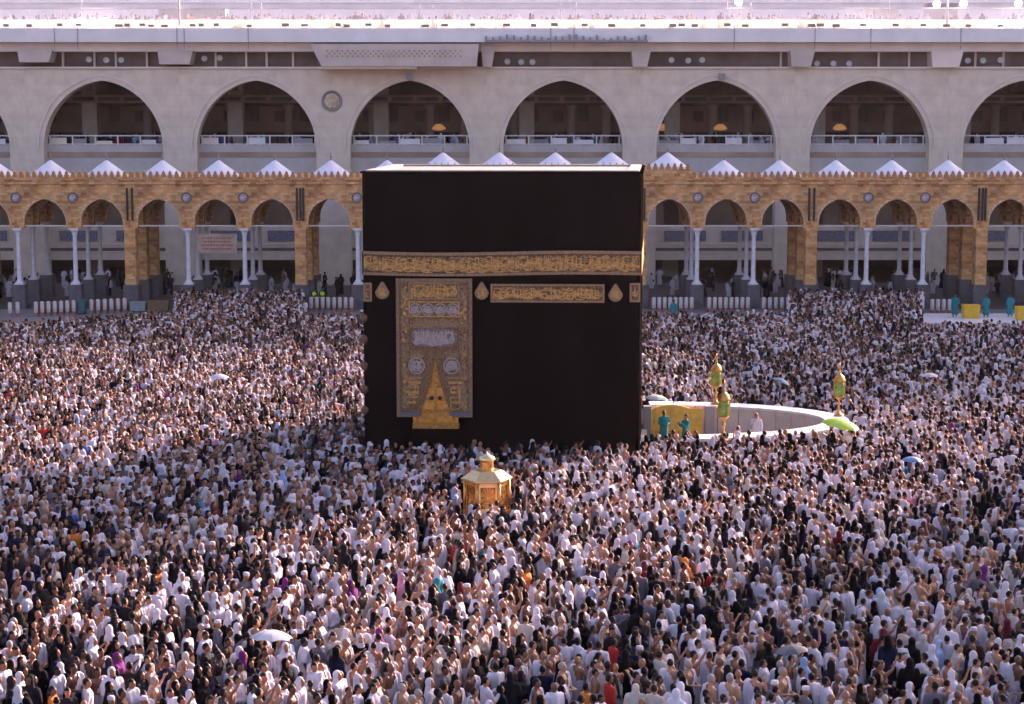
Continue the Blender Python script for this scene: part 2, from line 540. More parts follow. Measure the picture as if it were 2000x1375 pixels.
MB().box(W0, W1, 0.3, 0.5, zg(16.9), zg(14)).build('parapet_coping', WHITEFAS, gal)
MB().box(W0, W1, 1.61, 31.9, zg(62), zg(55) - .3).build('roof_deck', WHITEFAS, gal)
upy = 32.0
MB().box(W0, W1, upy, upy + 1.0, zg(46), z_at(6, YG + upy)).build('upper_tier_wall', WHITEFAS, gal)
MB().box(W0, W1, upy - .5, upy + 1.4, z_at(6, YG + upy), z_at(-8, YG + upy)).build('upper_tier_coping', WHITEFAS, gal)
MB().box(W0, W1, upy + 1.01, upy + 18, 0, z_at(4, YG + upy)).build('upper_tier_roof', WHITEFAS, gal)
# slot mullions, flood lamps in the slot
mul_me = MB().box(-0.09, 0.09, 0.9, 1.1, Z_TOP + .15, zg(100)).mesh('slot_mullion', PINKFAS)
for px in (118, 180, 222, 283, 418, 478, 518, 570, 1528, 1720, 1780, 1910, 1965):
    link('slot_mullion', mul_me, gal, (x_at(px, YG, 20), 0, 0))
fl_me = MB().lathe([(0.15, 0.0), (0.27, 0.14), (0.27, 0.24), (0.24, 0.24), (0.21, 0.18)], 16).mesh('round_floodlight', FLOODGL, True)
fb_me = MB().box(-0.05, 0.05, -0.05, 0.05, -0.5, 0.0).mesh('floodlight_bracket', METALG)
for px, py in ((172, 116), (206, 117), (235, 117), (398, 114), (428, 113), (991, 120), (1018, 121), (1040, 121), (1312, 117), (1345, 118), (1372, 117), (1597, 124), (1629, 124), (1660, 124), (1892, 118), (1922, 118), (1956, 117)):
    o = link('round_floodlight', fl_me, gal, (x_at(px, YG, 20), 0.55, zg(py)))
    o.rotation_euler = (pi / 2, 0, 0)
    link('floodlight_bracket', fb_me, o)
# projecting blocks
for a, b_, y0, y1 in ((40, 108, 98, 122), (312, 381, 99, 126), (940, 968, 90, 131), (1232, 1270, 98, 131), (1540, 1588, 99, 131), (1814, 1876, 101, 132)):
    xa, xb = x_at(a, YG, 20), x_at(b_, YG, 20)
    mb = MB(); mb.prism([(xa + .15, zg(y1)), (xb - .35, zg(y1)), (xb, zg(y0)), (xa, zg(y0))], -1.0, 1.19)
    mb.build('projecting_block', BEIGE if a != 1814 else PINKFAS, gal)
# lattice-fronted box over the third arch
xa, xb = x_at(612, YG, 20), x_at(936, YG, 20)
bx_ = MB(); bx_.prism([(xa + 1.0, zg(131)), (xb - .2, zg(131)), (xb, zg(88)), (xa, zg(88))], -2.6, 1.18)
lb = bx_.build('lattice_balcony', BEIGE, gal)
MB().box(xa + .6, xb - 5.5, -2.4, 1.15, zg(135.5), zg(131.2)).build('balcony_soffit', MARBLE, lb)
lt = MB()
lx0, lx1, lz0, lz1 = x_at(642, YG, 20), x_at(908, YG, 20), zg(114), zg(99)
st = (lz1 - lz0) / 3
nx = int((lx1 - lx0) / st)
for i in range(nx):
    for j in range(3):
        if (i + j) % 2 == 0:
            ax = lx0 + i * st; az = lz0 + j * st
            c = (ax + st / 2, az + st / 2)
            lt.prism([(c[0] - st * .5, c[1]), (c[0], c[1] - st * .5), (c[0] + st * .5, c[1]), (c[0], c[1] + st * .5)], -2.635, -2.58)
tag(lt.build('lattice', BROWNIN, lb), kind='stuff')
# roundel on a pier
xr, zr = x_at(648, YG, 17), zg(197)
rd = MB().lathe([(0.94, 0.0), (0.94, 0.10), (0.80, 0.12), (0.78, 0.06)], 28).build('roundel', METALG, gal, True, (xr, -0.02, zr)); rd.rotation_euler = (pi / 2, 0, 0)
MB().lathe([(0.77, 0.04), (0.6, 0.08), (0.3, 0.1), (0.05, 0.1)], 28).build('roundel_face', mat('cream_gold', (0.62, 0.48, 0.30), 0.5, var=0.3, vscale=3), rd, True)
# small dark floodlight boxes along the cornice
fx_me = MB().box(-0.30, 0.30, -0.16, 0.16, -0.13, 0.13).mesh('floodlight_box', METALG)
rr = random.Random(5)
for px in list(range(-100, 2120, 54)):
    px2 = px + rr.uniform(-14, 14)
    for q in range(1 if rr.random() < 0.75 else 2):
        o = link('floodlight_box', fx_me, gal, (x_at(px2 + q * 17, YG, 23), -1.15 - q * 0.05, zg(50.5) + rr.uniform(-.06, .06)))
        o.scale = (rr.uniform(.75, 1.1), 1, rr.uniform(.8, 1.1))
LITF = mat('lit_flood', (1.0, .95, .82), .3, emit=3.0)
lf_me = MB().lathe([(.30, 0.0), (.34, .06), (.30, .12)], 14).mesh('lit_floodlight', LITF, True)
for px, py in ((160, 43), (185, 43), (211, 43), (1662, 47), (1690, 47), (1712, 49), (1825, 9), (1877, 8), (1983, 8), (1951, 47), (1987, 45), (1440, 5)):
    o = link('lit_floodlight', lf_me, gal, (x_at(px, YG, 24), -.75, zg(py))); o.rotation_euler = (pi / 2, 0, 0)
# loudspeakers over some arches, cables down the front
sp_me = MB().prism([(-.22, -.3), (.22, -.3), (.28, .3), (-.28, .3)], -.45, -.003).mesh('loudspeaker', METALG)
for px in (800, 1409):
    link('loudspeaker', sp_me, gal, (x_at(px, YG, 18), 0, zg(150)))
cab_me = MB().box(-.025, .025, -1.66, -1.61, zg(98), zg(50)).mesh('cable', METALG)
for px in (115, 160, 352, 366, 490, 1075, 1120, 1430, 1586, 1694, 1868):
    link('cable', cab_me, gal, (x_at(px, YG, 22), 0, 0))
# roof masts, cameras, cabinets
for px, y0, hh, w in ((350, 50, 4.5, .10), (160, 48, 2.0, .03), (490, 48, 1.7, .03), (510, 48, 1.7, .03), (820, 48, 1.6, .03), (845, 48, 1.6, .03), (1095, 48, 1.7, .03), (1125, 48, 1.8, .03), (1420, 50, 1.8, .03), (1447, 50, 1.8, .03), (1466, 50, 1.8, .03), (1735, 40, 4.0, .05), (1850, 50, 3.0, .12)):
    MB().lathe([(w, 0), (w * .8, hh), (w * 1.8, hh + .02), (w * 1.8, hh + .2)], 8).build('roof_mast', METALW, gal, False, (x_at(px, YG, 24), 0.0, zg(y0)))
for px0, px1, y0, y1 in ((310, 440, 40, 16), (1812, 1870, 44, 6), (1690, 1755, 44, 14)):
    MB().box(x_at(px0, YG + 8, 24), x_at(px1, YG + 8, 24), 8, 10, zg(46), z_at(y1, YG + 8)).build('roof_cabinet', METALG if px0 != 1690 else BEIGE, gal)
# railing screen of the platform right of the lattice box
pz0, pz1 = zg(84), zg(76)
pl = MB().box(x_at(948, YG, 22), x_at(1262, YG, 22), -2.2, -1.62, zg(84), zg(80)).build('service_platform', METALG, gal)
for i in range(24):
    xx = x_at(950 + i * 13.4, YG, 22)
    MB().box(xx - .09, xx + .09, -2.1, -1.7, zg(80) + .003, zg(80) + rr.uniform(.15, .5)).build('platform_spotlight', METALG, pl)

# ================================================================== ARCADE
YA = 148.0
def za(y): return z_at(y, YA)
SA = FPX / (YA * cos(PITCH) + 9 * sin(PITCH))
PB = 332.4 / 3 / SA                     # bay width
XP0 = x_at(255, YA, 6)                  # a pier
arc = empty('stone_arcade', (0, YA, 0))
tag(arc, 'low brown stone arcade with white columns and small white roofs round the courtyard', 'arcade')
Z_CAP, Z_SPRA, Z_APA, Z_WT = za(446), za(436), za(389), za(352)
AH = 1.66
bay2 = MB(); arch_wall(bay2, PB, AH, Z_SPRA, Z_APA - Z_SPRA, Z_CAP, Z_WT, 0, 0.55, 14)
bay2_me = bay2.mesh('arch_bay', STONE)
av2 = MB(); archivolt(av2, AH + .003, Z_SPRA, Z_APA - Z_SPRA, 0.20, -0.05, 0.02, 14)
VOUS = brick_mat('voussoir_stone', [(0.72, 0.37, 0.16), (0.80, 0.52, 0.29), (0.64, 0.29, 0.12)], (0.28, 0.16, 0.09), 0.3, 0.3)
av2_me = av2.mesh('arch_ring', VOUS)
zb = za(556)
colm = MB().lathe([(0.20, za(548)), (0.185, za(545)), (0.165, za(462)), (0.175, za(460))], 16, cap=False)
col_me = colm.mesh('column', COLW, True)
cap_me = MB().lathe([(0.17, za(461)), (0.2, za(459)), (0.24, za(454)), (0.34, za(450))], 16).box(-.36, .36, -.36, .36, za(450), Z_CAP).mesh('capital', COLW)
base_me = MB().box(-.38, .38, -.38, .38, zb, za(553.5)).lathe([(0.36, za(553.5)), (0.35, za(552)), (0.26, za(550)), (0.24, za(548)), (0.20, za(547))], 16).mesh('column_base', COLW)
ped_me = MB().box(-.52, .52, -.52, .52, 0.0, zb).box(-.58, .58, -.58, .58, 0, .25).mesh('pedestal', DARKST)
pier_me = MB().box(-.44, .44, -.35, .75, zb, Z_CAP).mesh('pier', STONE)
pierped_me = MB().box(-.60, .60, -.5, .9, 0.0, zb).mesh('pedestal', DARKST)
medr_me = MB().lathe([(0.44, 0.0), (0.44, 0.07), (0.37, 0.08), (0.36, 0.04)], 20).mesh('medallion', mat('medallion_ring', (.22, .15, .15), .6), True)
medf_me = MB().lathe([(0.35, 0.03), (0.2, 0.06), (0.04, 0.06)], 20).mesh('medallion_face', mat('medallion_marble', (0.5, 0.43, 0.42), .5, var=.4, vscale=6), True)
pipe_me = MB().box(-.075, .075, -.12, 0, za(431), za(367)).mesh('wall_slot', BLACKM)
mer = [(-.17, 0), (.17, 0), (.17, .20), (.10, .25), (.12, .36), (0, .56), (-.12, .36), (-.10, .25), (-.17, .20)]
mer_me = MB().prism(mer, 0.05, 0.27).mesh('merlon', STONE)
cone_prof = [(1.78, 0), (1.80, .06), (1.45, .30), (0.95, .66), (0.45, 1.03), (0.13, 1.27), (0.0, 1.33)]
cone_me = MB().lathe(cone_prof, 20).mesh('white_roof_cone', CONEW, True)
fin_me = MB().lathe([(0.05, 1.3), (0.04, 1.5), (0.10, 1.58), (0.03, 1.68), (0.02, 1.95)], 8).mesh('finial', METALG, True)
rod2_me = MB().box(-PB / 2, PB / 2, 0.20, 0.28, za(442.5), za(440)).mesh('tie_rod', mat('tie_rod_steel', (.62, .57, .50), .35, .3))
x_lo, x_hi = -9, 21                       # support indices from the pier at px 255
RAISE_A, RAISE_B = 812, 1352              # photo columns of the raised middle stretch
for r in range(3):
    yr = r * 4.5
    for k in range(x_lo, x_hi):
        xs = XP0 + k * PB
        pxs = 255 + k * 110.8
        if r > 0 and (pxs < -250 or pxs > 2250):
            continue
        cxb = xs + PB / 2
        b = link('arch_bay', bay2_me, arc, (cxb, yr, 0))
        link('arch_ring', av2_me, b)
        if k % 3 == 0:
            p = link('pier', pier_me, arc, (xs, yr, 0))
            link('pedestal', pierped_me, p)
            if r == 0:
                for dx in ((-.26, 0.02, .26) if (k // 3) % 2 else (-.2, .2)):
                    link('wall_slot', pipe_me, arc, (xs + dx, yr - .003, 0))
        else:
            c = link('column', col_me, arc, (xs, yr + .27, 0))
            link('capital', cap_me, c); link('column_base', base_me, c); link('pedestal', ped_me, c)
            if r == 0:
                m = link('medallion', medr_me, arc, (xs, yr - .003, za(386)))
                m.rotation_euler = (pi / 2, 0, 0)
                link('medallion_face', medf_me, m)
        if r == 0:
            link('tie_rod', rod2_me, b)
            rz_ = Z_WT + (0.62 if RAISE_A < pxs + 55 < RAISE_B else 0.0)
            cn = link('white_roof_cone', cone_me, arc, (cxb, 2.3, rz_ + 0.22))
            link('finial', fin_me, cn)
# cross arches between the rows
XLO, XHI = XP0 + x_lo * PB, XP0 + x_hi * PB
bayx = MB(); arch_wall(bayx, 4.5 - 0.55, 1.5, Z_SPRA, Z_APA - Z_SPRA - .1, Z_CAP, Z_WT - .05, -.27, .27, 10)
bayx_me = bayx.mesh('cross_arch', STONE)
for r in range(2):
    for k in range(-4, 19):
        o = link('cross_arch', bayx_me, arc, (XP0 + k * PB, r * 4.5 + 2.525, 0)); o.rotation_euler = (0, 0, pi / 2)
MB().box(XLO, XHI, -0.12, 0.0, za(360), za(356)).build('string_course', STONE, arc)
MB().box(XLO, XHI, -0.06, 10.2, Z_WT + .002, Z_WT + .22).build('roof_slab', STONE, arc)
MB().box(x_at(RAISE_A, YA, 9), x_at(RAISE_B, YA, 9), -0.03, 9.9, Z_WT + .222, Z_WT + .84).build('raised_attic', STONE, arc)
x = x_at(-60, YA, 10)
while x < x_at(2070, YA, 10):
    up = .622 if x_at(RAISE_A, YA, 9) + .1 < x < x_at(RAISE_B, YA, 9) - .1 else 0.0
    link('merlon', mer_me, arc, (x, -0.03, Z_WT + .222 + up)); x += 0.515
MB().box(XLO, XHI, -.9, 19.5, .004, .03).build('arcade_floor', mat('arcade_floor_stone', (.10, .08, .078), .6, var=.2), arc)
# sign hung between two columns
sx0, sx1 = x_at(383, YA, 5), x_at(462, YA, 5)
sb = MB().box(sx0, sx1, .3, .36, za(495), za(457)).build('hanging_sign', mat('cream_sign', (.42, .30, .23), .6, var=.2, vscale=2), arc)
ink = MB()
rr = random.Random(3)
for row, zz in enumerate((464, 471, 478, 485)):
    xx = sx0 + .35 + rr.uniform(0, .4)
    while xx < sx1 - .45:
        w = rr.uniform(.06, .22)
        ink.box(xx, xx + w, .285, .297, za(zz + 3), za(zz)); xx += w + .06
tag(ink.build('sign_lettering', mat('sign_ink', (.40, .10, .07), .6), sb), kind='stuff')

# ------------------------------------------------------------------ unseen towers added to shade the right side
def tower(x0, x1, h, label):
    tw = empty('shade_tower', ((x0 + x1) / 2, 205, 0)); tag(tw, label, 'building')
    w = (x1 - x0) / 2
    MB().box(-w, w, 0, 22, 0, h).build('wall', BEIGE, tw)
    MB().box(-w - .8, w + .8, -.8, 22.8, h + .002, h + 1.5).build('roof', WHITEFAS, tw)
    win = MB().box(-.8, .8, -.06, .05, 0, 1.8).mesh('window', BLACKM)
    for zz in range(int(h / 7)):
        for q in range(int(w / 2.4)):
            link('window', win, tw, (-w + 2.4 + q * 4.6, 0, 4 + zz * 7))
tower(108, 133, 46, 'broad pale unseen block added to shade the far right of the courtyard')
tower(150, 170, 80, 'tall narrow unseen tower added to shade the near right of the courtyard')

# ================================================================== SHRINE (black-draped cube)
FR = Vector((x_at(1251, 78, 8), 78.0)); FL = Vector((x_at(709.5, 78.45, 8), 78.45))
BR = FR + Vector((sin(radians(4.55)), cos(radians(4.55)))) * 9.3
BL = FL + Vector((sin(radians(4.2)), cos(radians(4.2)))) * 9.2
HK = z_at(336, 78.2)
fu = (FR - FL).normalized(); FW = (FR - FL).length
fn = Vector((fu.y, -fu.x))                        # outward normal of the front
def K(u, z, o):
    p = FL + fu * u + fn * o
    return (p.x, p.y, z)
def ku(px):                                       # photo column -> distance along the front
    return (px - 709.5) / (1251 - 709.5) * FW
def kz(y): return z_at(y, 78.2)
shr = empty('draped_shrine', ((FL.x + BR.x) / 2, (FL.y + BR.y) / 2, 0))
tag(shr, 'large black-draped cube shrine with gold band standing amid the crowd', 'shrine')
def sbuild(mb, name, mats, parent=shr, smooth=False):
    o = mb.build(name, mats, None, smooth)
    o.parent = parent
    # vertices are in world space; undo the root offset
    r = parent
    off = Vector((0, 0, 0))
    while r is not None:
        off += r.location; r = r.parent
    if o.data.users == 1:
        o.data.transform(Matrix.Translation(-off))
    return o
def inset(q, d):
    c = sum(q, Vector((0, 0))) / 4
    return [p + (c - p).normalized() * d for p in q]
# cloth body: hanging sheet with soft folds, rounded top corners
quad = [FL, FR, BR, BL]
mb = MB()
NU = 60; NZ = 44
ring = []
for s_ in range(4):
    a, b = quad[s_], quad[(s_ + 1) % 4]
    d = (b - a); L_ = d.length; d.normalize(); n_ = Vector((d.y, -d.x))
    for i in range(NU):
        t = i / NU
        ring.append((a + d * L_ * t, n_, s_, t))
nr = len(ring)
vs = []
for j in range(NZ + 1):
    z = 0.05 + (HK - 0.05) * j / NZ
    for p, n_, s_, t in ring:
        edge = min(t, 1 - t) * 4
        w = min(1.0, .45 + edge * 3)
        f = 0.028 * noise.noise((t * 16 + s_ * 7.3, z * 0.16, 3.1)) + 0.014 * noise.noise((t * 44 + s_ * 3, z * 0.22, 9.0))
        f -= 0.05 * max(0, (j - NZ + 1.2)) if j == NZ else 0
        q = p + n_ * (f * w - 0.02)
        vs.append((q.x, q.y, z + (.035 * noise.noise((t * 9 + s_ * 5, 1.7, 2.2)) if j == NZ else 0)))
fs = []
for j in range(NZ):
    for i in range(nr):
        i2 = (i + 1) % nr
        fs.append((j * nr + i, j * nr + i2, (j + 1) * nr + i2, (j + 1) * nr + i))
mb.add(vs, fs)
sbuild(mb, 'black_cloth', BLACKSILK, smooth=True)
# roof and parapet of white marble
par = MB()
i1 = inset(quad, 0.13); i2 = inset(quad, 0.75)
zt = HK + 0.07
def ringwall(mb, o, i, z0, z1):
    n = len(o)
    v = [(p.x, p.y, z0) for p in o] + [(p.x, p.y, z1) for p in o] + [(p.x, p.y, z1) for p in i] + [(p.x, p.y, z0) for p in i]
    f = []
    for k in range(n):
        k2 = (k + 1) % n
        f += [(k, k2, n + k2, n + k), (n + k, n + k2, 2 * n + k2, 2 * n + k), (2 * n + k, 2 * n + k2, 3 * n + k2, 3 * n + k)]
    mb.add(v, f)
ringwall(par, i1, i2, HK - 0.04, zt)
sbuild(par, 'roof_parapet', mat('parapet_marble', (.40, .35, .29), .6, var=.2, vscale=2))
rf = MB(); rf.add([(p.x, p.y, HK - 0.02) for p in i2], [(0, 1, 2, 3)])
sbuild(rf, 'roof', mat('roof_marble', (.34, .30, .25), .6, var=.15))
rope = MB()
for s_ in range(4):
    a, b = inset(quad, -0.05)[s_], inset(quad, -0.05)[(s_ + 1) % 4]
    rope.tube([(a.x, a.y, HK - .02), (b.x, b.y, HK - .02)], .05, 6)
sbuild(rope, 'hem_rope', BLACKSILK)
pl_ = MB()
o_ = inset(quad, -0.35)
ringwall(pl_, o_, quad, 0.004, 0.55)
sbuild(pl_, 'marble_plinth', mat('plinth_marble', (.30, .27, .25), .6, var=.15))

# --- embroidery helpers (on the front plane: u along, z up)
def panel(u0, u1, z0, z1, o, th=0.02, wav=None):
    mb = MB(); n = max(1, int((u1 - u0) / 0.25))
    v = []
    for i in range(n + 1):
        u = u0 + (u1 - u0) * i / n
        dz = wav(u) if wav else 0
        v += [K(u, z0 + dz, o), K(u, z1 + dz, o), K(u, z0 + dz, o - th), K(u, z1 + dz, o - th)]
    f = []
    for i in range(n):
        a = 4 * i
        f += [(a, a + 4, a + 5, a + 1), (a + 1, a + 5, a + 7, a + 3), (a + 2, a + 6, a + 4, a)]
    f += [(0, 1, 3, 2), (4 * n, 4 * n + 2, 4 * n + 3, 4 * n + 1)]
    mb.add(v, f)
    return mb
def ribbon(mb, pts, w, o):
    """flat stroke through (u,z) points with pen width w(t)"""
    n = len(pts); v = []
    for i, (u, z) in enumerate(pts):
        a = pts[max(0, i - 1)]; b = pts[min(n - 1, i + 1)]
        dx, dz = b[0] - a[0], b[1] - a[1]
        L_ = sqrt(dx * dx + dz * dz) or 1
        nx_, nz_ = -dz / L_, dx / L_
        t = i / (n - 1)
        ww = w * (0.35 + 0.65 * sin(pi * min(1, .15 + t * .8)))
        v += [K(u + nx_ * ww, z + nz_ * ww, o), K(u - nx_ * ww, z - nz_ * ww, o)]
    mb.add(v, [(2 * i, 2 * i + 1, 2 * i + 3, 2 * i + 2) for i in range(n - 1)])
def script(mb, u0, u1, z0, z1, o, rr, pen=0.03, dens=1.0, wav=None):
    """interlaced thuluth-like strokes: tall stems, sweeping bowls, loops and dots"""
    H = z1 - z0
    u = u0 + pen * 2
    wv = wav or (lambda u: 0)
    def emit(pts, w):
        pts = [(min(max(a, u0 + pen), u1 - pen), min(max(b, z0 + pen), z1 - pen)) for a, b in pts]
        ribbon(mb, [(a, b + wv(a)) for a, b in pts], w, o + rr.uniform(0, .004))
    while u < u1 - pen * 2:
        k = rr.random()
        if k < .42:       # stem
            zt_ = z0 + H * rr.uniform(.72, .97); zb_ = z0 + H * rr.uniform(.08, .3); s = rr.uniform(-.05, .02) * H
            emit([(u + s * (1 - t / 5), zb_ + (zt_ - zb_) * t / 5) for t in range(6)], pen)
        if k > .25:       # bowl
            r_ = H * rr.uniform(.12, .26); cz = z0 + H * rr.uniform(.22, .62); a0 = rr.uniform(2.6, 3.4); a1 = a0 + rr.uniform(2.4, 3.8)
            emit([(u + r_ * 1.5 * cos(a0 + (a1 - a0) * t / 8), cz + r_ * sin(a0 + (a1 - a0) * t / 8)) for t in range(9)], pen * .95)
        if k > .6:        # sweep above
            cz = z0 + H * rr.uniform(.45, .85); L_ = H * rr.uniform(.25, .6)
            emit([(u + L_ * (t / 7 - .5), cz + H * .07 * sin(t / 7 * pi * rr.uniform(.9, 1.1))) for t in range(8)], pen * .8)
        for q in range(rr.randint(0, 2)):   # dots
            du = u + rr.uniform(-.15, .15) * H; dz = z0 + H * rr.uniform(.1, .92)
            emit([(du - pen, dz - pen * .2), (du, dz), (du + pen, dz + pen * .2)], pen * .9)
        u += H * rr.uniform(.10, .17) / dens
def disc(mb, u, z, ru, rz_, o, n=20, inner=0.0):
    if inner:
        v = []
        for k in range(n):
            a = 2 * pi * k / n
            v += [K(u + ru * cos(a), z + rz_ * sin(a), o), K(u + ru * inner * cos(a), z + rz_ * inner * sin(a), o)]
        mb.add(v, [(2 * k, 2 * ((k + 1) % n), 2 * ((k + 1) % n) + 1, 2 * k + 1) for k in range(n)])
    else:
        v = [K(u + ru * cos(2 * pi * k / n), z + rz_ * sin(2 * pi * k / n), o) for k in range(n)]
        mb.add(v, [tuple(range(n))])
def frame(mb, u0, u1, z0, z1, t, o):
    for a, b, c, d in ((u0, u1, z1 - t, z1), (u0, u1, z0, z0 + t), (u0, u0 + t, z0 + t, z1 - t), (u1 - t, u1, z0 + t, z1 - t)):
        mb.add([K(a, c, o), K(b, c, o), K(b, d, o), K(a, d, o)], [(0, 1, 2, 3)])

rr = random.Random(21)
# belt round the cube
sag = lambda u: -0.045 * sin(u / FW * pi * 2.0) - 0.05 * (u / FW) + 0.07 * (u / FW) ** 3
zb0, zb1 = kz(537.5), kz(491)
belt = sbuild(panel(0, FW, zb0, zb1, 0.045, 0.03, sag), 'gold_belt', mat('belt_ground', (0.105, 0.055, 0.025), .65, .1, var=.5, vscale=7))
ed = MB()
for z0, z1 in ((zb0, zb0 + .11), (zb1 - .13, zb1)):
    n = 48
    v = []
    for i in range(n + 1):
        u = FW * i / n
        v += [K(u, z0 + sag(u), .05), K(u, z1 + sag(u), .05)]
    ed.add(v, [(2 * i, 2 * i + 2, 2 * i + 3, 2 * i + 1) for i in range(n)])
sbuild(ed, 'belt_border', GOLDDULL, belt)
sc_ = MB(); script(sc_, 0.03, FW - .03, zb0 + .13, zb1 - .14, 0.052, rr, .030, 1.35, sag)
tag(sbuild(sc_, 'belt_lettering', GOLDTHREAD, belt), kind='stuff')
sc2 = MB(); script(sc2, 0.03, FW - .03, zb0 + .13, zb1 - .14, 0.047, rr, .017, 2.6, sag)
tag(sbuild(sc2, 'belt_ground_work', mat('bronze_thread', (.40, .21, .07), .5, .3, var=.4, vscale=9), belt), kind='stuff')
# the belt on the right and left sides
for (a, b) in ((FR, BR), (BL, FL)):
    d = (b - a).normalized(); n_ = Vector((d.y, -d.x))
    mb = MB(); L_ = (b - a).length
    v = []
    for z in (zb0, zb1):
        for t in (0, L_):
            p = a + d * t + n_ * .045; v.append((p.x, p.y, z - 0.01))
    mb.add(v, [(0, 1, 3, 2)])
    sbuild(mb, 'side_belt', GOLDTHREAD)
# smaller panels under the belt
def small_panel(p0, p1, y0, y1, seed):
    u0, u1, z0, z1 = ku(p0), ku(p1), kz(y1), kz(y0)
    pn = sbuild(panel(u0, u1, z0, z1, 0.05, 0.03), 'gold_panel', mat('panel_ground', (0.135, 0.07, 0.028), .6, .15, var=.5, vscale=8))
    fr = MB(); frame(fr, u0, u1, z0, z1, .085, .056); sbuild(fr, 'panel_border', GOLDDULL, pn)
    s_ = MB(); script(s_, u0 + .1, u1 - .1, z0 + .1, z1 - .1, .058, random.Random(seed), .030, 1.4)
    tag(sbuild(s_, 'panel_lettering', GOLDTHREAD, pn), kind='stuff')
small_panel(959, 1181, 554.5, 590.5, 4)
small_panel(1230, 1250.5, 552, 589, 5)
small_panel(710, 726.5, 553, 590, 6)
def drop(px, py, seed):
    u, z = ku(px), kz(py)
    mb = MB()
    n = 22; v = []; v2 = []
    for k in range(n):
        a = 2 * pi * k / n
        rr_ = .30 * (1 - .0 * sin(a))
        du = rr_ * cos(a) * (1 - .45 * max(0, sin(a)))
        dz = .31 * sin(a) + .14 * max(0, sin(a)) ** 3
        v.append(K(u + du, z + dz, .056)); v2.append(K(u + du, z + dz, .02))
    mb.add(v, [tuple(range(n))])
    mb.add(v + v2, [(k, n + k, n + (k + 1) % n, (k + 1) % n) for k in range(n)])
    d_ = sbuild(mb, 'drop_ornament', GOLDDULL)
    s_ = MB(); script(s_, u - .17, u + .17, z - .2, z + .22, .061, random.Random(seed), .024, 2.2)
    tag(sbuild(s_, 'ornament_lettering', GOLDTHREAD, d_), kind='stuff')
drop(747, 571, 1); drop(941.5, 571, 2); drop(1202.5, 574, 3)
# rings along the left corner
for i, y in enumerate((622, 664, 716, 762, 803)):
    t = MB().lathe([(.17, 0), (.20, .05), (.17, .10), (.08, .12)], 14)
    o = t.build('corner_ring', BROWNTH, shr, True, Vector(K(0.04, kz(y), -.02)) - shr.location)
    o.rotation_euler = (pi / 2, 0, radians(-35))

# door and its curtain
du0, du1 = ku(806), ku(895)
door = sbuild(panel(du0, du1, kz(832), kz(672), 0.07, 0.05), 'gold_door', mat('door_bronze', (.36, .16, .035), .4, .6, vscale=11, col2=(.62, .33, .08)))
fr = MB(); frame(fr, du0, du1, kz(832), kz(672), .13, .08); sbuild(fr, 'door_frame', GOLD, door)
dc = (du0 + du1) / 2
for sgn in (-1, 1):
    for zz in (825, 800, 776, 752, 728):
        a = dc + sgn * .06; b = dc + sgn * .72
        pz0 = kz(zz); pz1 = pz0 + .38
        sbuild(panel(min(a, b), max(a, b), pz0, pz1, .092, .015), 'door_panel', MATS['door_bronze'] if zz in (728, 752) else GOLD, door)
    for px, y in ((851 + sgn * 8, 777),):
        kb = MB().lathe([(.03, 0), (.09, .02), (.09, .06), (.03, .08)], 12)
        o = kb.build('door_lock', BLACKM, door, True, Vector(K(ku(px), kz(y), .14)) - shr.location - door.location)
        o.rotation_euler = (pi / 2, 0, 0)
sill = sbuild(panel(ku(806), ku(897), kz(836), kz(826), .32, .3), 'door_sill', MATS['door_bronze'], door)
# curtain: full above, two parted halves below
cu0, cu1, czt, czs, czb = ku(774.5), ku(923.5), kz(543.5), kz(686), kz(814)
cm = (cu0 + cu1) / 2 + .03
def curt_o(u, z):
    t = max(0, (czs - z) / (czs - czb))
    return .185 + .022 * sin(u * 9) * (.3 + t) + .015 * sin(u * 3.1 + 1)
cb_ = MB(); NU_, NZ_ = 16, 30
for side in (0, 1):
    v = []
    for j in range(NZ_ + 1):
        z = czt + (czb - czt) * j / NZ_
        t = max(0, (czs - z) / (czs - czb))
        gap = 0.002 + .74 * t ** 1.7
        a, b = (cu0, cm - gap) if side == 0 else (cm + gap, cu1)
        for i in range(NU_ + 1):
            u = a + (b - a) * i / NU_
            v.append(K(u, z, curt_o(u, z)))
    cb_.add(v, [(j * (NU_ + 1) + i, (j + 1) * (NU_ + 1) + i, (j + 1) * (NU_ + 1) + i + 1, j * (NU_ + 1) + i + 1) for j in range(NZ_) for i in range(NU_)])
cur = sbuild(cb_, 'door_curtain', mat('curtain_ground', (0.30, 0.165, 0.07), .6, .15, vscale=16, col2=(0.10, 0.05, 0.022)), smooth=True)
O = .232
fr = MB()
for a, b, c, d in ((cu0, cu1, czt - .14, czt), (cu0, cu0 + .14, czb, czt - .14), (cu1 - .14, cu1, czb, czt - .14), (cu0 + .14, cm - .82, czb, czb + .12), (cm + .82, cu1 - .14, czb, czb + .12)):
    fr.add([K(a, c, O), K(b, c, O), K(b, d, O), K(a, d, O)], [(0, 1, 2, 3)])
sbuild(fr, 'curtain_border', mat('curtain_border_braid', (0.26, 0.165, 0.09), .6, .2, var=.35, vscale=14), cur)
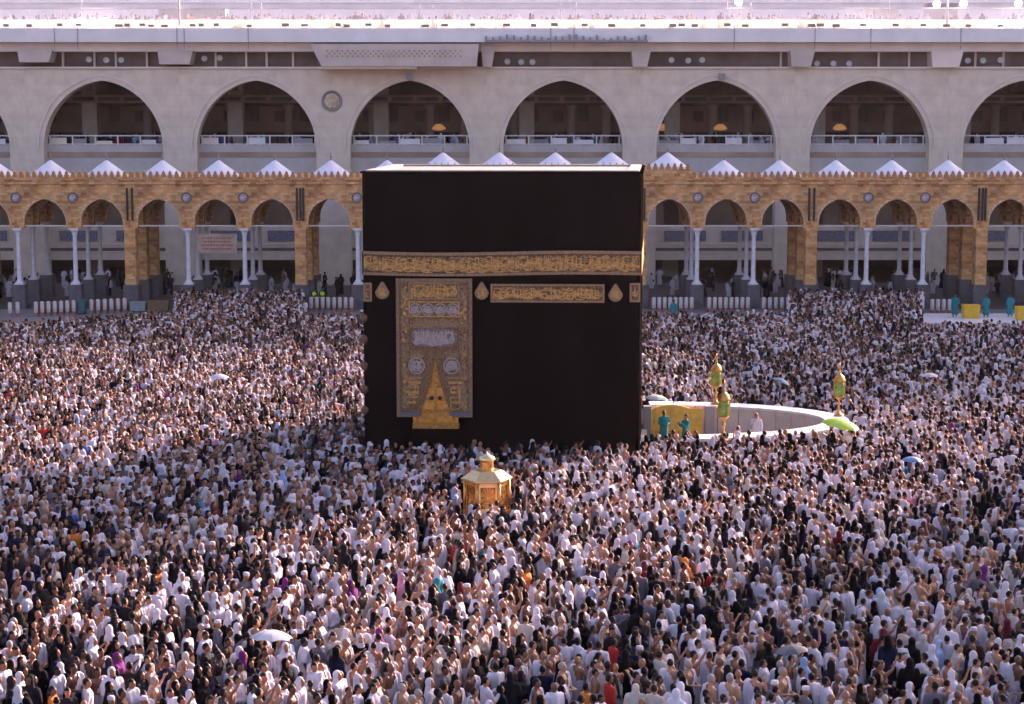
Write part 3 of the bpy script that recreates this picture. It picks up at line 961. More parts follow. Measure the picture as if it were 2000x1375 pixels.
# inner borders with small flowers
bl = MB(); fl = MB(); fg = MB()
b0, b1 = cu0 + .2, cu1 - .2
rr = random.Random(8)
for side in (b0 + .16, b1 - .16):
    z = czb + .35
    while z < czt - .3:
        disc(rr.choice([bl, fl, fg, fg, bl]), side + rr.uniform(-.10, .10), z, rr.uniform(.03, .09), rr.uniform(.04, .10), O + .004, 8)
        z += .10
frame(bl, b0 + .34, b1 - .34, kz(585), kz(551), .07, O + .002)
frame(fg, b0 + .34, b1 - .34, kz(619), kz(588), .06, O + .002)
for a, b in ((0, 0),):
    for z0, z1 in ((640, 633), (629, 623), (684, 680)):
        for u0, u1 in ((b0 + .36, cm - .15), (cm + .15, b1 - .36)):
            fl.add([K(u0, kz(z0), O), K(u1, kz(z0), O), K(u1, kz(z1), O), K(u0, kz(z1), O)], [(0, 1, 2, 3)])
# lower halves: stacked bars and tassel blocks
for sgn, ue in ((-1, b0), (1, b1)):
    for q, y in enumerate((735, 744, 753, 763, 773, 783)):
        w = 0.78 - q * .05
        u0, u1 = (ue + .1, ue + .1 + w) if sgn < 0 else (ue - .1 - w, ue - .1)
        (fg if q % 2 else bl).add([K(u0, kz(y + 5), O), K(u1, kz(y + 5), O), K(u1, kz(y), O), K(u0, kz(y), O)], [(0, 1, 2, 3)])
gt = MB()
script(gt, b0 + .42, b1 - .42, kz(583), kz(553), O + .004, rr, .034, 1.6)
for q_ in range(5):
    script(bl, b0 + .02, b0 + .34, kz(800 - q_ * 50), kz(752 - q_ * 50), O + .001, rr, .016, 5.0)
    script(bl, b1 - .34, b1 - .02, kz(800 - q_ * 50), kz(752 - q_ * 50), O + .001, rr, .016, 5.0)
script(bl, b0 + .38, b1 - .38, kz(641), kz(620), O + .001, rr, .018, 2.4)
script(bl, b0 + .38, cm - .45, kz(701), kz(682), O + .001, rr, .018, 2.4)
script(bl, cm + .45, b1 - .38, kz(701), kz(682), O + .001, rr, .018, 2.4)
script(gt, b0 + .3, b0 + .75, kz(800), kz(730), O + .003, rr, .03, 2.0)
script(gt, b1 - .75, b1 - .3, kz(800), kz(730), O + .003, rr, .03, 2.0)
svr = MB()
for i in range(4):
    u = b0 + .62 + i * (b1 - b0 - 1.24) / 3
    disc(svr, u, kz(604), .27, .27, O + .005, 18, .82)
    script(svr, u - .2, u + .2, kz(612), kz(596), O + .006, rr, .028, 2.4)
for px in (814, 883):
    disc(svr, ku(px), kz(714), .36, .36, O + .005, 22, .84)
    script(svr, ku(px) - .27, ku(px) + .27, kz(725), kz(703), O + .006, rr, .03, 2.4)
# big oval cartouche
cu = (b0 + b1) / 2
n = 28; v = []
for k in range(n):
    a = 2 * pi * k / n
    v.append(K(cu + math.copysign(abs(cos(a)) ** .5, cos(a)) * .98, kz(659) + math.copysign(abs(sin(a)) ** .6, sin(a)) * .40, O + .001))
ov = MB(); ov.add(v, [tuple(range(n))])
ovo = sbuild(ov, 'curtain_cartouche', mat('cartouche_ground', (.20, .16, .15), .6, .1, var=.4, vscale=9), cur)
script(svr, cu - .9, cu + .9, kz(675), kz(643), O + .007, rr, .032, 2.2)
for m_, nm, mt in ((bl, 'curtain_gold_work', GOLDDULL), (fl, 'curtain_red_work', REDTH), (fg, 'curtain_bronze_work', GOLDTHREAD), (gt, 'curtain_gold_lettering', GOLDTHREAD), (svr, 'curtain_silver_lettering', SILVERT)):
    tag(sbuild(m_, nm, mt, cur), kind='stuff')
for sgn, a, b in ((-1, ku(781), ku(822)), (1, ku(878), ku(918))):
    sbuild(panel(a, b, kz(811), kz(805), O + .008, .01), 'curtain_tassel', mat('blue_grey_braid', (.13, .12, .17), .6), cur)

# ================================================================== GOLD PAVILION in front
PY = 67.0
PX_ = x_at(951, PY, 2)
pav = empty('gold_pavilion', (PX_, PY, 0), radians(4))
tag(pav, 'small gilded glass pavilion with pale domed roof in front of the black shrine', 'pavilion')
SP = 3620 / 68.6
def zp(y): return z_at(y, PY)
Rb = 0.86
hx = lambda r, z: (r / cos(0) , z)
ph = radians(0)   # hexagon with a flat face towards the camera
MB().lathe([(1.05, 0), (1.05, .5), (.98, .55), (.98, .9)], 6, ph=ph).build('marble_base', WHITEMARB, pav)
MB().lathe([(.93, .9), (.95, .95), (.95, 1.08), (.88, 1.1)], 6, ph=ph).build('lower_frame', GOLD, pav)
zt0 = zp(937)
MB().lathe([(.80, 1.1), (.80, zt0)], 6, ph=ph).build('inner_glass', mat('amber_glass', (.42, .22, .07), .16, .7, var=.5, vscale=3), pav)
for k in range(6):
    a = ph + pi / 3 * k
    MB().lathe([(.065, 1.05), (.065, zt0)], 8).build('corner_post', GOLD, pav, True, (.86 * cos(a), .86 * sin(a), 0))
    am = a + pi / 6
    pnl = empty('side', (0, 0, 0)) if False else None
    pm = MB()
    rin = .80 * cos(pi / 6) + .035
    hw = .36
    # gilded tracery: frame with a round arch and grille
    for (x0, x1, z0, z1) in ((-hw, hw, 1.12, 1.24), (-hw, hw, zt0 - .16, zt0 - .02), (-hw, -hw + .07, 1.24, zt0 - .16), (hw - .07, hw, 1.24, zt0 - .16)):
        pm.box(x0, x1, -.02, .02, z0, z1)
    fo = pm.build('panel_frame', GOLDPALE if k in (4,) else GOLD, pav, False, (rin * cos(am), rin * sin(am), 0), am + pi / 2)
    gm = MB()
    zc_ = (1.24 + zt0 - .16) / 2
    for q in range(5):
        s_ = .06 + .055 * q
        gm.prism([(-s_, zc_), (0, zc_ - s_ * 1.25), (s_, zc_), (0, zc_ + s_ * 1.25)], -.012 - q * .0015, .012) if q in (0,) else None
        for t in range(12):
            a0, a1 = 2 * pi * t / 12, 2 * pi * (t + .72) / 12
            gm.add([(s_ * cos(a0) * .85, -.014, zc_ + s_ * sin(a0) * 1.5), (s_ * cos(a1) * .85, -.014, zc_ + s_ * sin(a1) * 1.5), ((s_ + .03) * cos(a1) * .85, -.014, zc_ + (s_ + .03) * sin(a1) * 1.5), ((s_ + .03) * cos(a0) * .85, -.014, zc_ + (s_ + .03) * sin(a0) * 1.5)], [(0, 1, 2, 3)])
    tag(gm.build('tracery', GOLD, fo), kind='stuff')
rfp = MB().lathe([(.90, zt0), (1.0, zt0 + .03), (1.0, zt0 + .08), (.55, zp(917.5)), (.34, zp(915))], 6, ph=ph)
rfo = rfp.build('roof', mat('roof_gold', (.80, .57, .27), .3, .85, var=.12, vscale=5), pav)
pav.scale = (.94, .94, 1.0)
MB().lathe([(.30, zp(917)), (.27, zp(914)), (.26, zp(902)), (.30, zp(899.5)), (.31, zp(898))], 8).build('lantern', GOLD, pav)
MB().lathe([(.33, zp(898)), (.35, zp(897)), (.28, zp(892)), (.14, zp(888)), (.03, zp(885.5)), (.035, zp(884.5)), (.01, zp(882))], 12).build('lantern_cap', GOLDPALE, pav, True)

# ================================================================== HIJR: low curved wall right of the shrine
hij = empty('curved_wall', (6.7, 85.2, 0))
tag(hij, 'low curved white marble wall enclosing a space right of the shrine', 'wall')
HA, HB, HT, HH = 8.9, 5.3, 1.0, 1.31
blocks = 22
for k in range(blocks):
    t0 = -pi / 2 + pi * k / blocks + .17 * (k == 0); t1 = -pi / 2 + pi * (k + 1) / blocks - .006
    mb = MB(); cp = MB(); sub = 3
    v = []; vc = []
    for i in range(sub + 1):
        t = t0 + (t1 - t0) * i / sub
        c_, s_ = cos(t), sin(t)
        po = (HA * c_, HB * s_); pi_ = ((HA - HT) * c_, (HB - HT) * s_)
        v += [(po[0], po[1], 0), (po[0], po[1], HH), (pi_[0], pi_[1], HH), (pi_[0], pi_[1], 0)]
        po2 = ((HA + .06) * c_, (HB + .06) * s_); pi2 = ((HA - HT - .06) * c_, (HB - HT - .06) * s_)
        vc += [(po2[0], po2[1], HH + .002), (po2[0], po2[1], HH + .12), (pi2[0], pi2[1], HH + .12), (pi2[0], pi2[1], HH + .002)]
    for m_, vv in ((mb, v), (cp, vc)):
        f = []
        for i in range(sub):
            for q in range(4):
                f.append((i * 4 + q, i * 4 + (q + 1) % 4, (i + 1) * 4 + (q + 1) % 4, (i + 1) * 4 + q))
        f = [tuple(reversed(x_)) for x_ in f]
        f += [(0, 1, 2, 3), (sub * 4 + 3, sub * 4 + 2, sub * 4 + 1, sub * 4)]
        m_.add(vv, f)
    b = mb.build('wall_block', mat('grey_white_marble', (.66, .56, .46), .5, var=.12, vscale=1.5), hij)
    cp.build('coping', WHITEMARB, b)
# floor of the enclosure
hf = MB(); n = 24
hf.add([(0, -HB + .6, .02)] + [((HA - .7) * cos(-pi / 2 + pi * k / n), (HB - .7) * sin(-pi / 2 + pi * k / n), .02) for k in range(n + 1)], [(0, k + 1, k + 2) for k in range(n)])
hf.build('enclosure_floor', mat('green_grey_marble', (.16, .16, .16), .4, var=.2), hij)
# gilded lamps on the wall
def wall_lamp(px, py_base, label):
    d = d_at(py_base, HH + .12)
    X = x_at(px, d, HH)
    r = empty('wall_lamp', (X, d, HH + .122))
    tag(r, label, 'lamp', 'gilded lamps on the curved wall')
    MB().lathe([(.24, 0), (.24, .05), (.12, .10), (.055, .2), (.05, .5), (.10, .54), (.05, .6), (.05, .75), (.20, .86), (.24, .92)], 12).build('stand', GOLD, r, True)
    MB().lathe([(.22, .92), (.25, 1.1), (.25, 1.45), (.22, 1.62)], 12).build('glass', GREENGL, r, True)
    for k in range(6):
        a = pi / 3 * k
        MB().box(-.015, .015, -.015, .015, .92, 1.62).build('cage_bar', GOLD, r, False, (.262 * cos(a), .262 * sin(a), 0))
    MB().lathe([(.28, 1.62), (.29, 1.66), (.22, 1.84), (.12, 1.95), (.05, 2.0), (.08, 2.06), (.04, 2.13), (.03, 2.3), (.05, 2.36), (.01, 2.5)], 12).build('crown', GOLD, r, True)
    return r
wall_lamp(1398, 789, 'gilded lamp with green glass at the far end of the curved wall')
wall_lamp(1413, 853, 'gilded lamp with green glass standing in front of the grey wall face')
wall_lamp(1638, 812, 'gilded lamp with green glass above the bright green umbrella')

# gold screen with arched top
GY = 88.2
gs = empty('gold_screen', (x_at(1330, GY, 1), GY, 0))
tag(gs, 'golden arched screen between dark posts beside the black shrine', 'screen')
gx = gs.location.x
def gxx(px): return x_at(px, GY, 1) - gx
def gzz(y): return z_at(y, GY)
out = [(gxx(1272), 0.0), (gxx(1372), 0.0), (gxx(1372), gzz(799))]
for k in range(9):
    t = k / 8
    px = 1352 - t * 72
    yy = 799 - 8.5 * sin(t * pi * .88) - t * 0.0
    out.append((gxx(px), gzz(yy)))
out.append((gxx(1272), gzz(800)))
MB().prism(out, 0, .12).build('panel', mat('gilt_panel', (.92, .52, .07), .5, .0, var=.15, vscale=3), gs)
MB().box(gxx(1274), gxx(1370), -.05, 0, .25, .38).build('lower_moulding', GOLD, gs)
for q in range(3):
    a = gxx(1278 + q * 32); b = gxx(1304 + q * 32)
    MB().box(a, b, -.03, -.002, .5, 1.45).build('inset_panel', MATS['gilt_panel'], gs)
for a, b in ((1257, 1271), (1377, 1395)):
    MB().box(gxx(a), gxx(b), -.15, .25, 0, gzz(793)).build('post', METALG, gs)

# ================================================================== PEOPLE
SKINS = {'fair': mat('skin_fair', (.50, .25, .14), .55, var=.12, vscale=9, rnd=.15), 'tan': mat('skin_tan', (.36, .155, .075), .55, var=.12, vscale=9, rnd=.2),
         'brown': mat('skin_brown', (.18, .07, .034), .55, var=.12, vscale=9, rnd=.2), 'dark': mat('skin_dark', (.05, .024, .016), .5, var=.12, vscale=9, rnd=.2)}
HAIRM = {'black': mat('hair_black', (.006, .0045, .0045), .6, spec=.2), 'brown': mat('hair_brown', (.022, .012, .008), .6, spec=.2), 'grey': mat('hair_grey', (.30, .28, .27), .6)}
EYEM = mat('eye_dark', (.015, .01, .01), .3)
LIPM = mat('lip', (.26, .09, .07), .5)
CLOTHCOL = {'white': (.77, .73, .79), 'cream': (.66, .58, .49), 'black': (.0055, .0045, .006), 'charcoal': (.017, .015, .019), 'navy': (.012, .012, .042), 'grey': (.15, .14, .17),
            'brown': (.055, .028, .018), 'maroon': (.16, .018, .025), 'red': (.50, .035, .03), 'purple': (.17, .025, .16), 'green': (.05, .22, .09), 'teal': (.015, .24, .26),
            'blue': (.05, .10, .36), 'sky': (.30, .45, .68), 'pink': (.62, .27, .38), 'orange': (.74, .22, .03), 'lime': (.40, .75, .06), 'sage': (.33, .42, .32)}
def cloth(c):
    return mat('cloth_' + c, CLOTHCOL[c], .85, var=.10, vscale=5, bump=.03, bscale=9, stretch=(1, 1, .3), spec=.12, rnd=.22 if c not in ('black',) else .5, trans=.16 if c in ('white', 'cream') else 0.0)

TMP = {}
def solidify(mb, name, voxel, tris, post=None):
    """fuse overlapping closed shapes to one continuous skin"""
    me = mb.mesh(name)
    o = bpy.data.objects.new('tmp', me); COL.objects.link(o)
    r = o.modifiers.new('r', 'REMESH'); r.mode = 'VOXEL'; r.voxel_size = voxel; r.use_smooth_shade = True
    s = o.modifiers.new('s', 'SMOOTH'); s.factor = .5; s.iterations = 2
    dg = bpy.context.evaluated_depsgraph_get()
    n = len(o.evaluated_get(dg).data.polygons) * 2
    if n > tris:
        d = o.modifiers.new('d', 'DECIMATE'); d.ratio = tris / n
        dg = bpy.context.evaluated_depsgraph_get()
    out = bpy.data.meshes.new_from_object(o.evaluated_get(dg))
    out.name = name
    bpy.data.objects.remove(o); bpy.data.meshes.remove(me)
    if post:
        post(out)
    out.polygons.foreach_set('use_smooth', [True] * len(out.polygons))
    out.update()
    return out

POSES = {   # elbow, wrist for right (+x) and left (-x)
    'down': ((.26, -.03, 1.13), (.25, .09, .90), (-.26, .02, 1.13), (-.24, .13, .92)),
    'belly': ((.26, .0, 1.13), (.07, .22, 1.08), (-.26, .0, 1.13), (-.06, .24, 1.10)),
    'dua': ((.23, .12, 1.13), (.13, .31, 1.31), (-.23, .12, 1.13), (-.13, .31, 1.31)),
    'raise': ((.29, .12, 1.52), (.28, .26, 1.77), (-.26, .0, 1.13), (-.22, .14, .92)),
    'phone': ((.25, .12, 1.16), (.10, .33, 1.38), (-.26, .0, 1.13), (-.24, .1, .90)),
}
def arm(mb, side, pose, extra=0.0, upto=1.0, hand=True):
    e, w = (POSES[pose][0], POSES[pose][1]) if side > 0 else (POSES[pose][2], POSES[pose][3])
    e, w = Vector(e), Vector(w)
    sh = Vector((.185 * side, 0, 1.37))
    if upto < 1:
        mb.tube([sh, (sh + e) / 2, e.lerp(sh, 1 - upto)], [.062 + extra, .055 + extra, .05 + extra * 1.3], 8)
        return
    mb.tube([sh, (sh + e) / 2, e, (e + w) / 2, w], [.058 + extra, .05 + extra, .043 + extra, .038 + extra * 1.1, .028 + extra * 1.2], 8)
    if hand:
        d = (w - e).normalized()
        up = Vector((0, 0, 1)) if abs(d.z) < .8 else Vector((0, 1, 0))
        s = d.cross(up).normalized(); n = s.cross(d)
        pe = w + d * .085
        for q in (-.024, 0, .024):
            mb.tube([w + s * q * .6, pe + s * q * 1.1], [.019, .019], 6)
        for q, L_ in ((-.036, .062), (-.012, .080), (.013, .076), (.038, .060)):
            b0 = pe + s * q * 1.15; dd = (d + s * q * 5).normalized()
            mb.tube([b0, b0 + dd * L_ * .5 - n * .004, b0 + dd * L_ - n * .016], [.0095, .0088, .008], 6)
        ts = -side
        b0 = w + d * .02 + s * ts * .022
        mb.tube([b0, b0 + (d * .6 + s * ts * .8) * .045, b0 + (d * .9 + s * ts * .45) * .085], [.012, .0105, .009], 6)

def head(mb, dy=0.0):
    mb.ell((0, -.005 + dy, 1.615), (.076, .096, .108), 14, 10)
    mb.ell((0, .035 + dy, 1.545), (.054, .062, .058), 12, 8)
    mb.tube([(0, .088 + dy, 1.628), (0, .104 + dy, 1.585)], [.010, .016], 6)
    mb.tube([(-.038, .078 + dy, 1.64), (.038, .078 + dy, 1.64)], [.013, .013], 6)
    mb.tube([(-.02, .088 + dy, 1.548), (.02, .088 + dy, 1.548)], [.011, .011], 6)
    for sx in (-1, 1):
        mb.ell((.079 * sx, -.005 + dy, 1.60), (.012, .024, .034), 8, 6)
    mb.tube([(0, -.02, 1.38), (0, -.005 + dy * .6, 1.54)], [.062, .054], 10)

BODY = {}
def body_mesh(pose, beard):
    key = (pose, beard)
    if key in BODY:
        return BODY[key]
    mb = MB()
    head(mb)
    mb.rings([(0, 0, .86, .13, .10), (0, 0, .93, .165, .118), (0, 0, 1.06, .148, .106), (0, .005, 1.2, .165, .116), (0, .005, 1.32, .185, .12), (0, -.01, 1.40, .155, .09), (0, -.015, 1.45, .08, .06)], 16)
    for sx in (-1, 1):
        mb.ell((.175 * sx, 0, 1.37), (.075, .07, .07), 10, 8)
        arm(mb, sx, pose)
        st_ = .12 * sx
        mb.tube([(.085 * sx, 0, .92), (.095 * sx, .02 + st_ * .4, .5), (.095 * sx, -.02 + st_, .10)], [.088, .058, .04], 10)
        mb.tube([(.095 * sx, -.03 + st_, .045), (.105 * sx, .14 + st_, .03)], [.042, .03], 8)
    def post(me):
        for m_ in range(4):
            me.materials.append(None)
        for p in me.polygons:
            c = p.center; k = 0
            if c.z > 1.5 and c.y > .045:
                if abs(abs(c.x) - .033) < .016 and abs(c.z - 1.612) < .013: k = 1
                elif abs(c.x) < .026 and abs(c.z - 1.548) < .010 and c.y > .08: k = 2
                elif beard and c.z < 1.575 and c.y > .02 and not (abs(c.x) < .02 and c.z > 1.56): k = 3
                elif abs(abs(c.x) - .035) < .022 and abs(c.z - 1.647) < .009: k = 3
            p.material_index = k
    me = solidify(mb, 'body', .011, 2600, post)
    BODY[key] = me
    return me

def folds(amp, zt, k=9, seed=0):
    def post(me):
        for v in me.vertices:
            x, y, z = v.co
            if z > zt:
                continue
            th = atan2(y, x)
            f = min(1, (zt - z) / .35)
            a = amp * f * (sin(k * th + 2.5 * noise.noise((x * 2, y * 2, z * 1.5 + seed))) + .7 * noise.noise((th * 3, z * 2.2, seed + 4.0)))
            r = sqrt(x * x + y * y) or 1
            v.co.x += x / r * a; v.co.y += y / r * a
    return post
def cut(me, keep):
    b = bmesh.new(); b.from_mesh(me)
    bmesh.ops.delete(b, geom=[v for v in b.verts if not keep(v.co)], context='VERTS')
    b.to_mesh(me); b.free()

GARM = {}
def garment(kind, pose='down'):
    key = (kind, pose if kind not in ('lower_wrap', 'trousers', 'hair', 'cap', 'headcloth', 'shoulder_bag', 'backpack') else '')
    if key in GARM:
        return GARM[key]
    mb = MB(); me = None
    if kind == 'lower_wrap':
        mb.rings([(0, 0, .22, .215, .20), (0, 0, .5, .205, .18), (0, 0, .85, .195, .15), (0, 0, 1.0, .182, .137), (0, 0, 1.06, .168, .125)], 18)
        me = solidify(mb, kind, .024, 620, folds(.016, .95))
    elif kind == 'shoulder_wrap_bare':      # right shoulder bare
        mb.rings([(0, 0, .80, .215, .165), (0, 0, .95, .205, .158), (0, .005, 1.1, .188, .145), (0, .01, 1.22, .20, .155), (0, .005, 1.34, .21, .15), (0, -.01, 1.43, .165, .115), (0, -.02, 1.485, .10, .085)], 18)
        mb.ell((-.18, 0, 1.385), (.105, .10, .095), 12, 8)
        arm(mb, -1, pose, .045, .9)
        mb.tube([(-.20, .08, 1.40), (-.20, .15, 1.15), (-.19, .15, .82)], [.06, .055, .06], 8)
        mb.tube([(-.20, -.08, 1.40), (-.19, -.14, 1.15), (-.18, -.13, .78)], [.06, .055, .06], 8)
        me = solidify(mb, kind, .022, 1300, folds(.014, 1.5, 7, 3))
        cut(me, lambda c: c.z < 1.16 - 1.43 * (c.x - .17) and not (abs(c.x) < .075 and c.z > 1.455))
    elif kind == 'shoulder_wrap':           # both shoulders covered
        mb.rings([(0, 0, .76, .215, .175), (0, 0, .95, .205, .165), (0, .01, 1.15, .20, .155), (0, .005, 1.33, .208, .148), (0, -.01, 1.43, .17, .115), (0, -.02, 1.49, .10, .085)], 18)
        for sx in (-1, 1):
            mb.ell((.18 * sx, 0, 1.38), (.092, .09, .088), 12, 8)
            arm(mb, sx, pose, .026, 1.0 if pose in ('belly', 'dua') else .95, False)
        mb.tube([(-.12, .10, 1.43), (.02, .17, 1.25), (.14, .18, 1.05)], [.05, .05, .05], 8)
        me = solidify(mb, kind, .024, 1300, folds(.018, 1.5, 7, 5))
    elif kind == 'long_shirt':              # ankle-length robe with sleeves
        mb.rings([(0, 0, .16, .24, .215), (0, 0, .5, .215, .19), (0, 0, .95, .19, .15), (0, .005, 1.1, .18, .135), (0, .01, 1.22, .19, .14), (0, .005, 1.34, .205, .138), (0, -.01, 1.42, .16, .10), (0, -.015, 1.475, .078, .075)], 18)
        for sx in (-1, 1):
            mb.ell((.18 * sx, 0, 1.375), (.09, .085, .08), 10, 8)
            arm(mb, sx, pose, .022, 1.0, False)
        me = solidify(mb, kind, .022, 1400, folds(.014, 1.1, 9, 7))
    elif kind == 'shirt':
        mb.rings([(0, 0, .80, .20, .15), (0, 0, .95, .19, .145), (0, .005, 1.1, .175, .132), (0, .01, 1.22, .185, .138), (0, .005, 1.34, .203, .136), (0, -.01, 1.42, .16, .10), (0, -.015, 1.47, .078, .075)], 18)
        for sx in (-1, 1):
            mb.ell((.18 * sx, 0, 1.375), (.088, .083, .08), 10, 8)
            arm(mb, sx, pose, .02, 1.0, False)
        me = solidify(mb, kind, .022, 1100, folds(.010, 1.2, 8, 9))
    elif kind == 'trousers':
        mb.rings([(0, 0, .80, .18, .135), (0, 0, .93, .182, .135), (0, 0, 1.02, .165, .122)], 14)
        for sx in (-1, 1):
            st_ = .12 * sx
            mb.tube([(.088 * sx, 0, .88), (.098 * sx, .02 + st_ * .4, .5), (.098 * sx, -.02 + st_, .12)], [.108, .082, .066], 10)
        me = solidify(mb, kind, .022, 520, folds(.006, .9, 8, 2))
    elif kind == 'abaya':                   # long robe with sleeves, no hood
        mb.rings([(0, 0, .06, .29, .27), (0, 0, .5, .25, .22), (0, 0, .95, .215, .175), (0, .01, 1.2, .20, .165), (0, .005, 1.34, .20, .14), (0, -.01, 1.42, .15, .10), (0, -.01, 1.47, .08, .08)], 18)
        for sx in (-1, 1):
            mb.ell((.175 * sx, 0, 1.36), (.088, .085, .08), 10, 8)
            arm(mb, sx, pose, .038, 1.0, False)
        me = solidify(mb, kind, .024, 1100, folds(.022, 1.15, 10, 11))
    elif kind in ('headscarf', 'long_veil'):
        mb.ell((0, -.025, 1.62), (.103, .108, .128), 14, 10)
        mb.tube([(0, -.03, 1.40), (0, -.02, 1.56)], [.105, .098], 12)
        if kind == 'headscarf':
            mb.rings([(0, 0, 1.20, .17, .15), (0, 0, 1.32, .19, .14), (0, -.01, 1.42, .15, .115), (0, -.01, 1.50, .095, .09)], 14)
            me = solidify(mb, kind, .020, 620, folds(.010, 1.4, 7, 1))
        else:
            mb.rings([(0, 0, .70, .26, .23), (0, .01, .95, .245, .21), (0, .01, 1.2, .225, .18), (0, .005, 1.35, .215, .15), (0, -.01, 1.45, .15, .115), (0, -.01, 1.52, .095, .09)], 16)
            for sx in (-1, 1):
                arm(mb, sx, pose, .05, 1.0 if pose in ('belly',) else .9, False)
            me = solidify(mb, kind, .024, 1000, folds(.020, 1.4, 8, 13))
        # opening for the face
        cut(me, lambda c: not (c.y > .045 and abs(c.x) < .062 and 1.515 < c.z < 1.685))
    elif kind == 'hair':
        mb.ell((0, -.014, 1.63), (.084, .098, .105), 16, 10)
        me = mb.mesh('hair')
        cut(me, lambda c: c.z > 1.655 - .02 * (c.y < .08) or (c.y < .005 and c.z > 1.555))
        me.polygons.foreach_set('use_smooth', [True] * len(me.polygons))
    elif kind == 'cap':
        mb.lathe([(.088, 1.655), (.090, 1.70), (.080, 1.735), (.03, 1.748), (.0, 1.75)], 14, cap=False)
        me = mb.mesh('cap')
        for v in me.vertices:
            v.co.y = v.co.y * 1.16 - .012
        me.polygons.foreach_set('use_smooth', [True] * len(me.polygons))
    elif kind == 'headcloth':
        mb.ell((0, -.02, 1.635), (.10, .112, .118), 14, 10)
        mb.rings([(0, -.06, 1.28, .20, .10), (0, -.05, 1.40, .17, .09), (0, -.04, 1.52, .11, .08), (0, -.03, 1.62, .08, .06)], 14)
        me = solidify(mb, kind, .020, 520, folds(.010, 1.5, 7, 1))
        cut(me, lambda c: not (c.y > .05 and abs(c.x) < .065 and c.z < 1.685))
    elif kind == 'shoulder_bag':
        mb.rings([(.235, -.02, .88, .05, .11), (.24, -.02, .90, .06, .13), (.24, -.02, 1.04, .06, .125), (.235, -.02, 1.07, .045, .105)], 12)
        me = mb.mesh(kind)
    elif kind == 'backpack':
        mb.rings([(0, -.215, 1.0, .13, .06), (0, -.225, 1.04, .15, .085), (0, -.225, 1.30, .145, .085), (0, -.205, 1.39, .10, .055)], 14)
        me = mb.mesh(kind)
        me.polygons.foreach_set('use_smooth', [True] * len(me.polygons))
    elif kind == 'vest':
        mb.rings([(0, 0, .92, .205, .16), (0, .005, 1.1, .192, .15), (0, .01, 1.22, .20, .154), (0, .005, 1.34, .205, .148), (0, -.01, 1.43, .14, .10)], 18)
        me = solidify(mb, kind, .022, 420)
    elif kind == 'seated_robe':
        mb.rings([(0, .16, .02, .40, .42), (0, .16, .14, .38, .40), (0, .08, .26, .26, .28), (0, 0, .45, .20, .165), (0, 0, .62, .21, .15), (0, -.01, .69, .14, .10), (0, -.01, .74, .08, .08)], 18)
        mb.tube([(.19, 0, .62), (.27, .08, .42), (.16, .3, .32)], [.08, .07, .055], 8)
        mb.tube([(-.19, 0, .62), (-.27, .08, .42), (-.16, .3, .32)], [.08, .07, .055], 8)
        me = solidify(mb, kind, .022, 900, folds(.012, .5, 8, 1))
    me.name = kind
    GARM[key] = me
    return me

MATTED = {}
def with_mat(me, mats):
    key = (me.name_full, tuple(m.name for m in mats))
    if key not in MATTED:
        c = me.copy()
        c.materials.clear()
        for m in mats:
            c.materials.append(m)
        if len(mats) == 1:
            c.polygons.foreach_set('material_index', [0] * len(c.polygons))
        MATTED[key] = c
    return MATTED[key]

def look(kind, pose='down', c1='white', c2=None, head='hair', skin='tan', hairc='black', beard=False, extra=None):
    return dict(kind=kind, pose=pose, c1=c1, c2=c2, head=head, skin=skin, hairc=hairc, beard=beard, extra=extra)
def look_parts(L):
    """[(part name, mesh with materials)] of one person"""
    ps = [('body', with_mat(body_mesh(L['pose'], L['beard']), [SKINS[L['skin']], EYEM, LIPM, HAIRM[L['hairc']]]))]
    k, p = L['kind'], L['pose']
    c1 = cloth(L['c1']); c2 = cloth(L['c2'] or L['c1'])
    if k == 'bare':
        ps += [('lower_wrap', with_mat(garment('lower_wrap'), [c1])), ('shoulder_wrap', with_mat(garment('shoulder_wrap_bare', p), [c1]))]
    elif k == 'covered':
        ps += [('lower_wrap', with_mat(garment('lower_wrap'), [c1])), ('shoulder_wrap', with_mat(garment('shoulder_wrap', p), [c1]))]
    elif k == 'robe':
        ps += [('robe', with_mat(garment('long_shirt', p), [c1]))]
    elif k == 'shirt':
        ps += [('trousers', with_mat(garment('trousers'), [c2])), ('shirt', with_mat(garment('shirt', p), [c1]))]
    elif k == 'abaya':
        ps += [('robe', with_mat(garment('abaya', p), [c1])), ('headscarf', with_mat(garment('headscarf'), [c2]))]
    elif k == 'veil':
        ps += [('robe', with_mat(garment('abaya', p), [c2])), ('long_veil', with_mat(garment('long_veil', p), [c1]))]
    if k not in ('abaya', 'veil'):
        h = L['head']
        if h == 'hair':
            ps.append(('hair', with_mat(garment('hair'), [HAIRM[L['hairc']]])))
        elif h == 'cap':
            ps.append(('cap', with_mat(garment('cap'), [cloth('white')])))
        elif h in ('headcloth', 'red headcloth'):
            ps.append(('headcloth', with_mat(garment('headcloth'), [cloth('white') if h == 'headcloth' else MATS['red_check']])))
    e = L['extra']
    if e == 'shoulder_bag':
        ps.append(('shoulder_bag', with_mat(garment('shoulder_bag'), [cloth('charcoal')])))
    elif e and e.startswith('backpack'):
        ps.append(('backpack', with_mat(garment('backpack'), [cloth(e.split(':')[1])])))
    elif e and e.startswith('vest'):
        ps.append(('vest', with_mat(garment('vest'), [cloth('lime')])))
    return ps
mat('red_check', (.60, .10, .09), .8, col2=(.72, .66, .66), vscale=45)

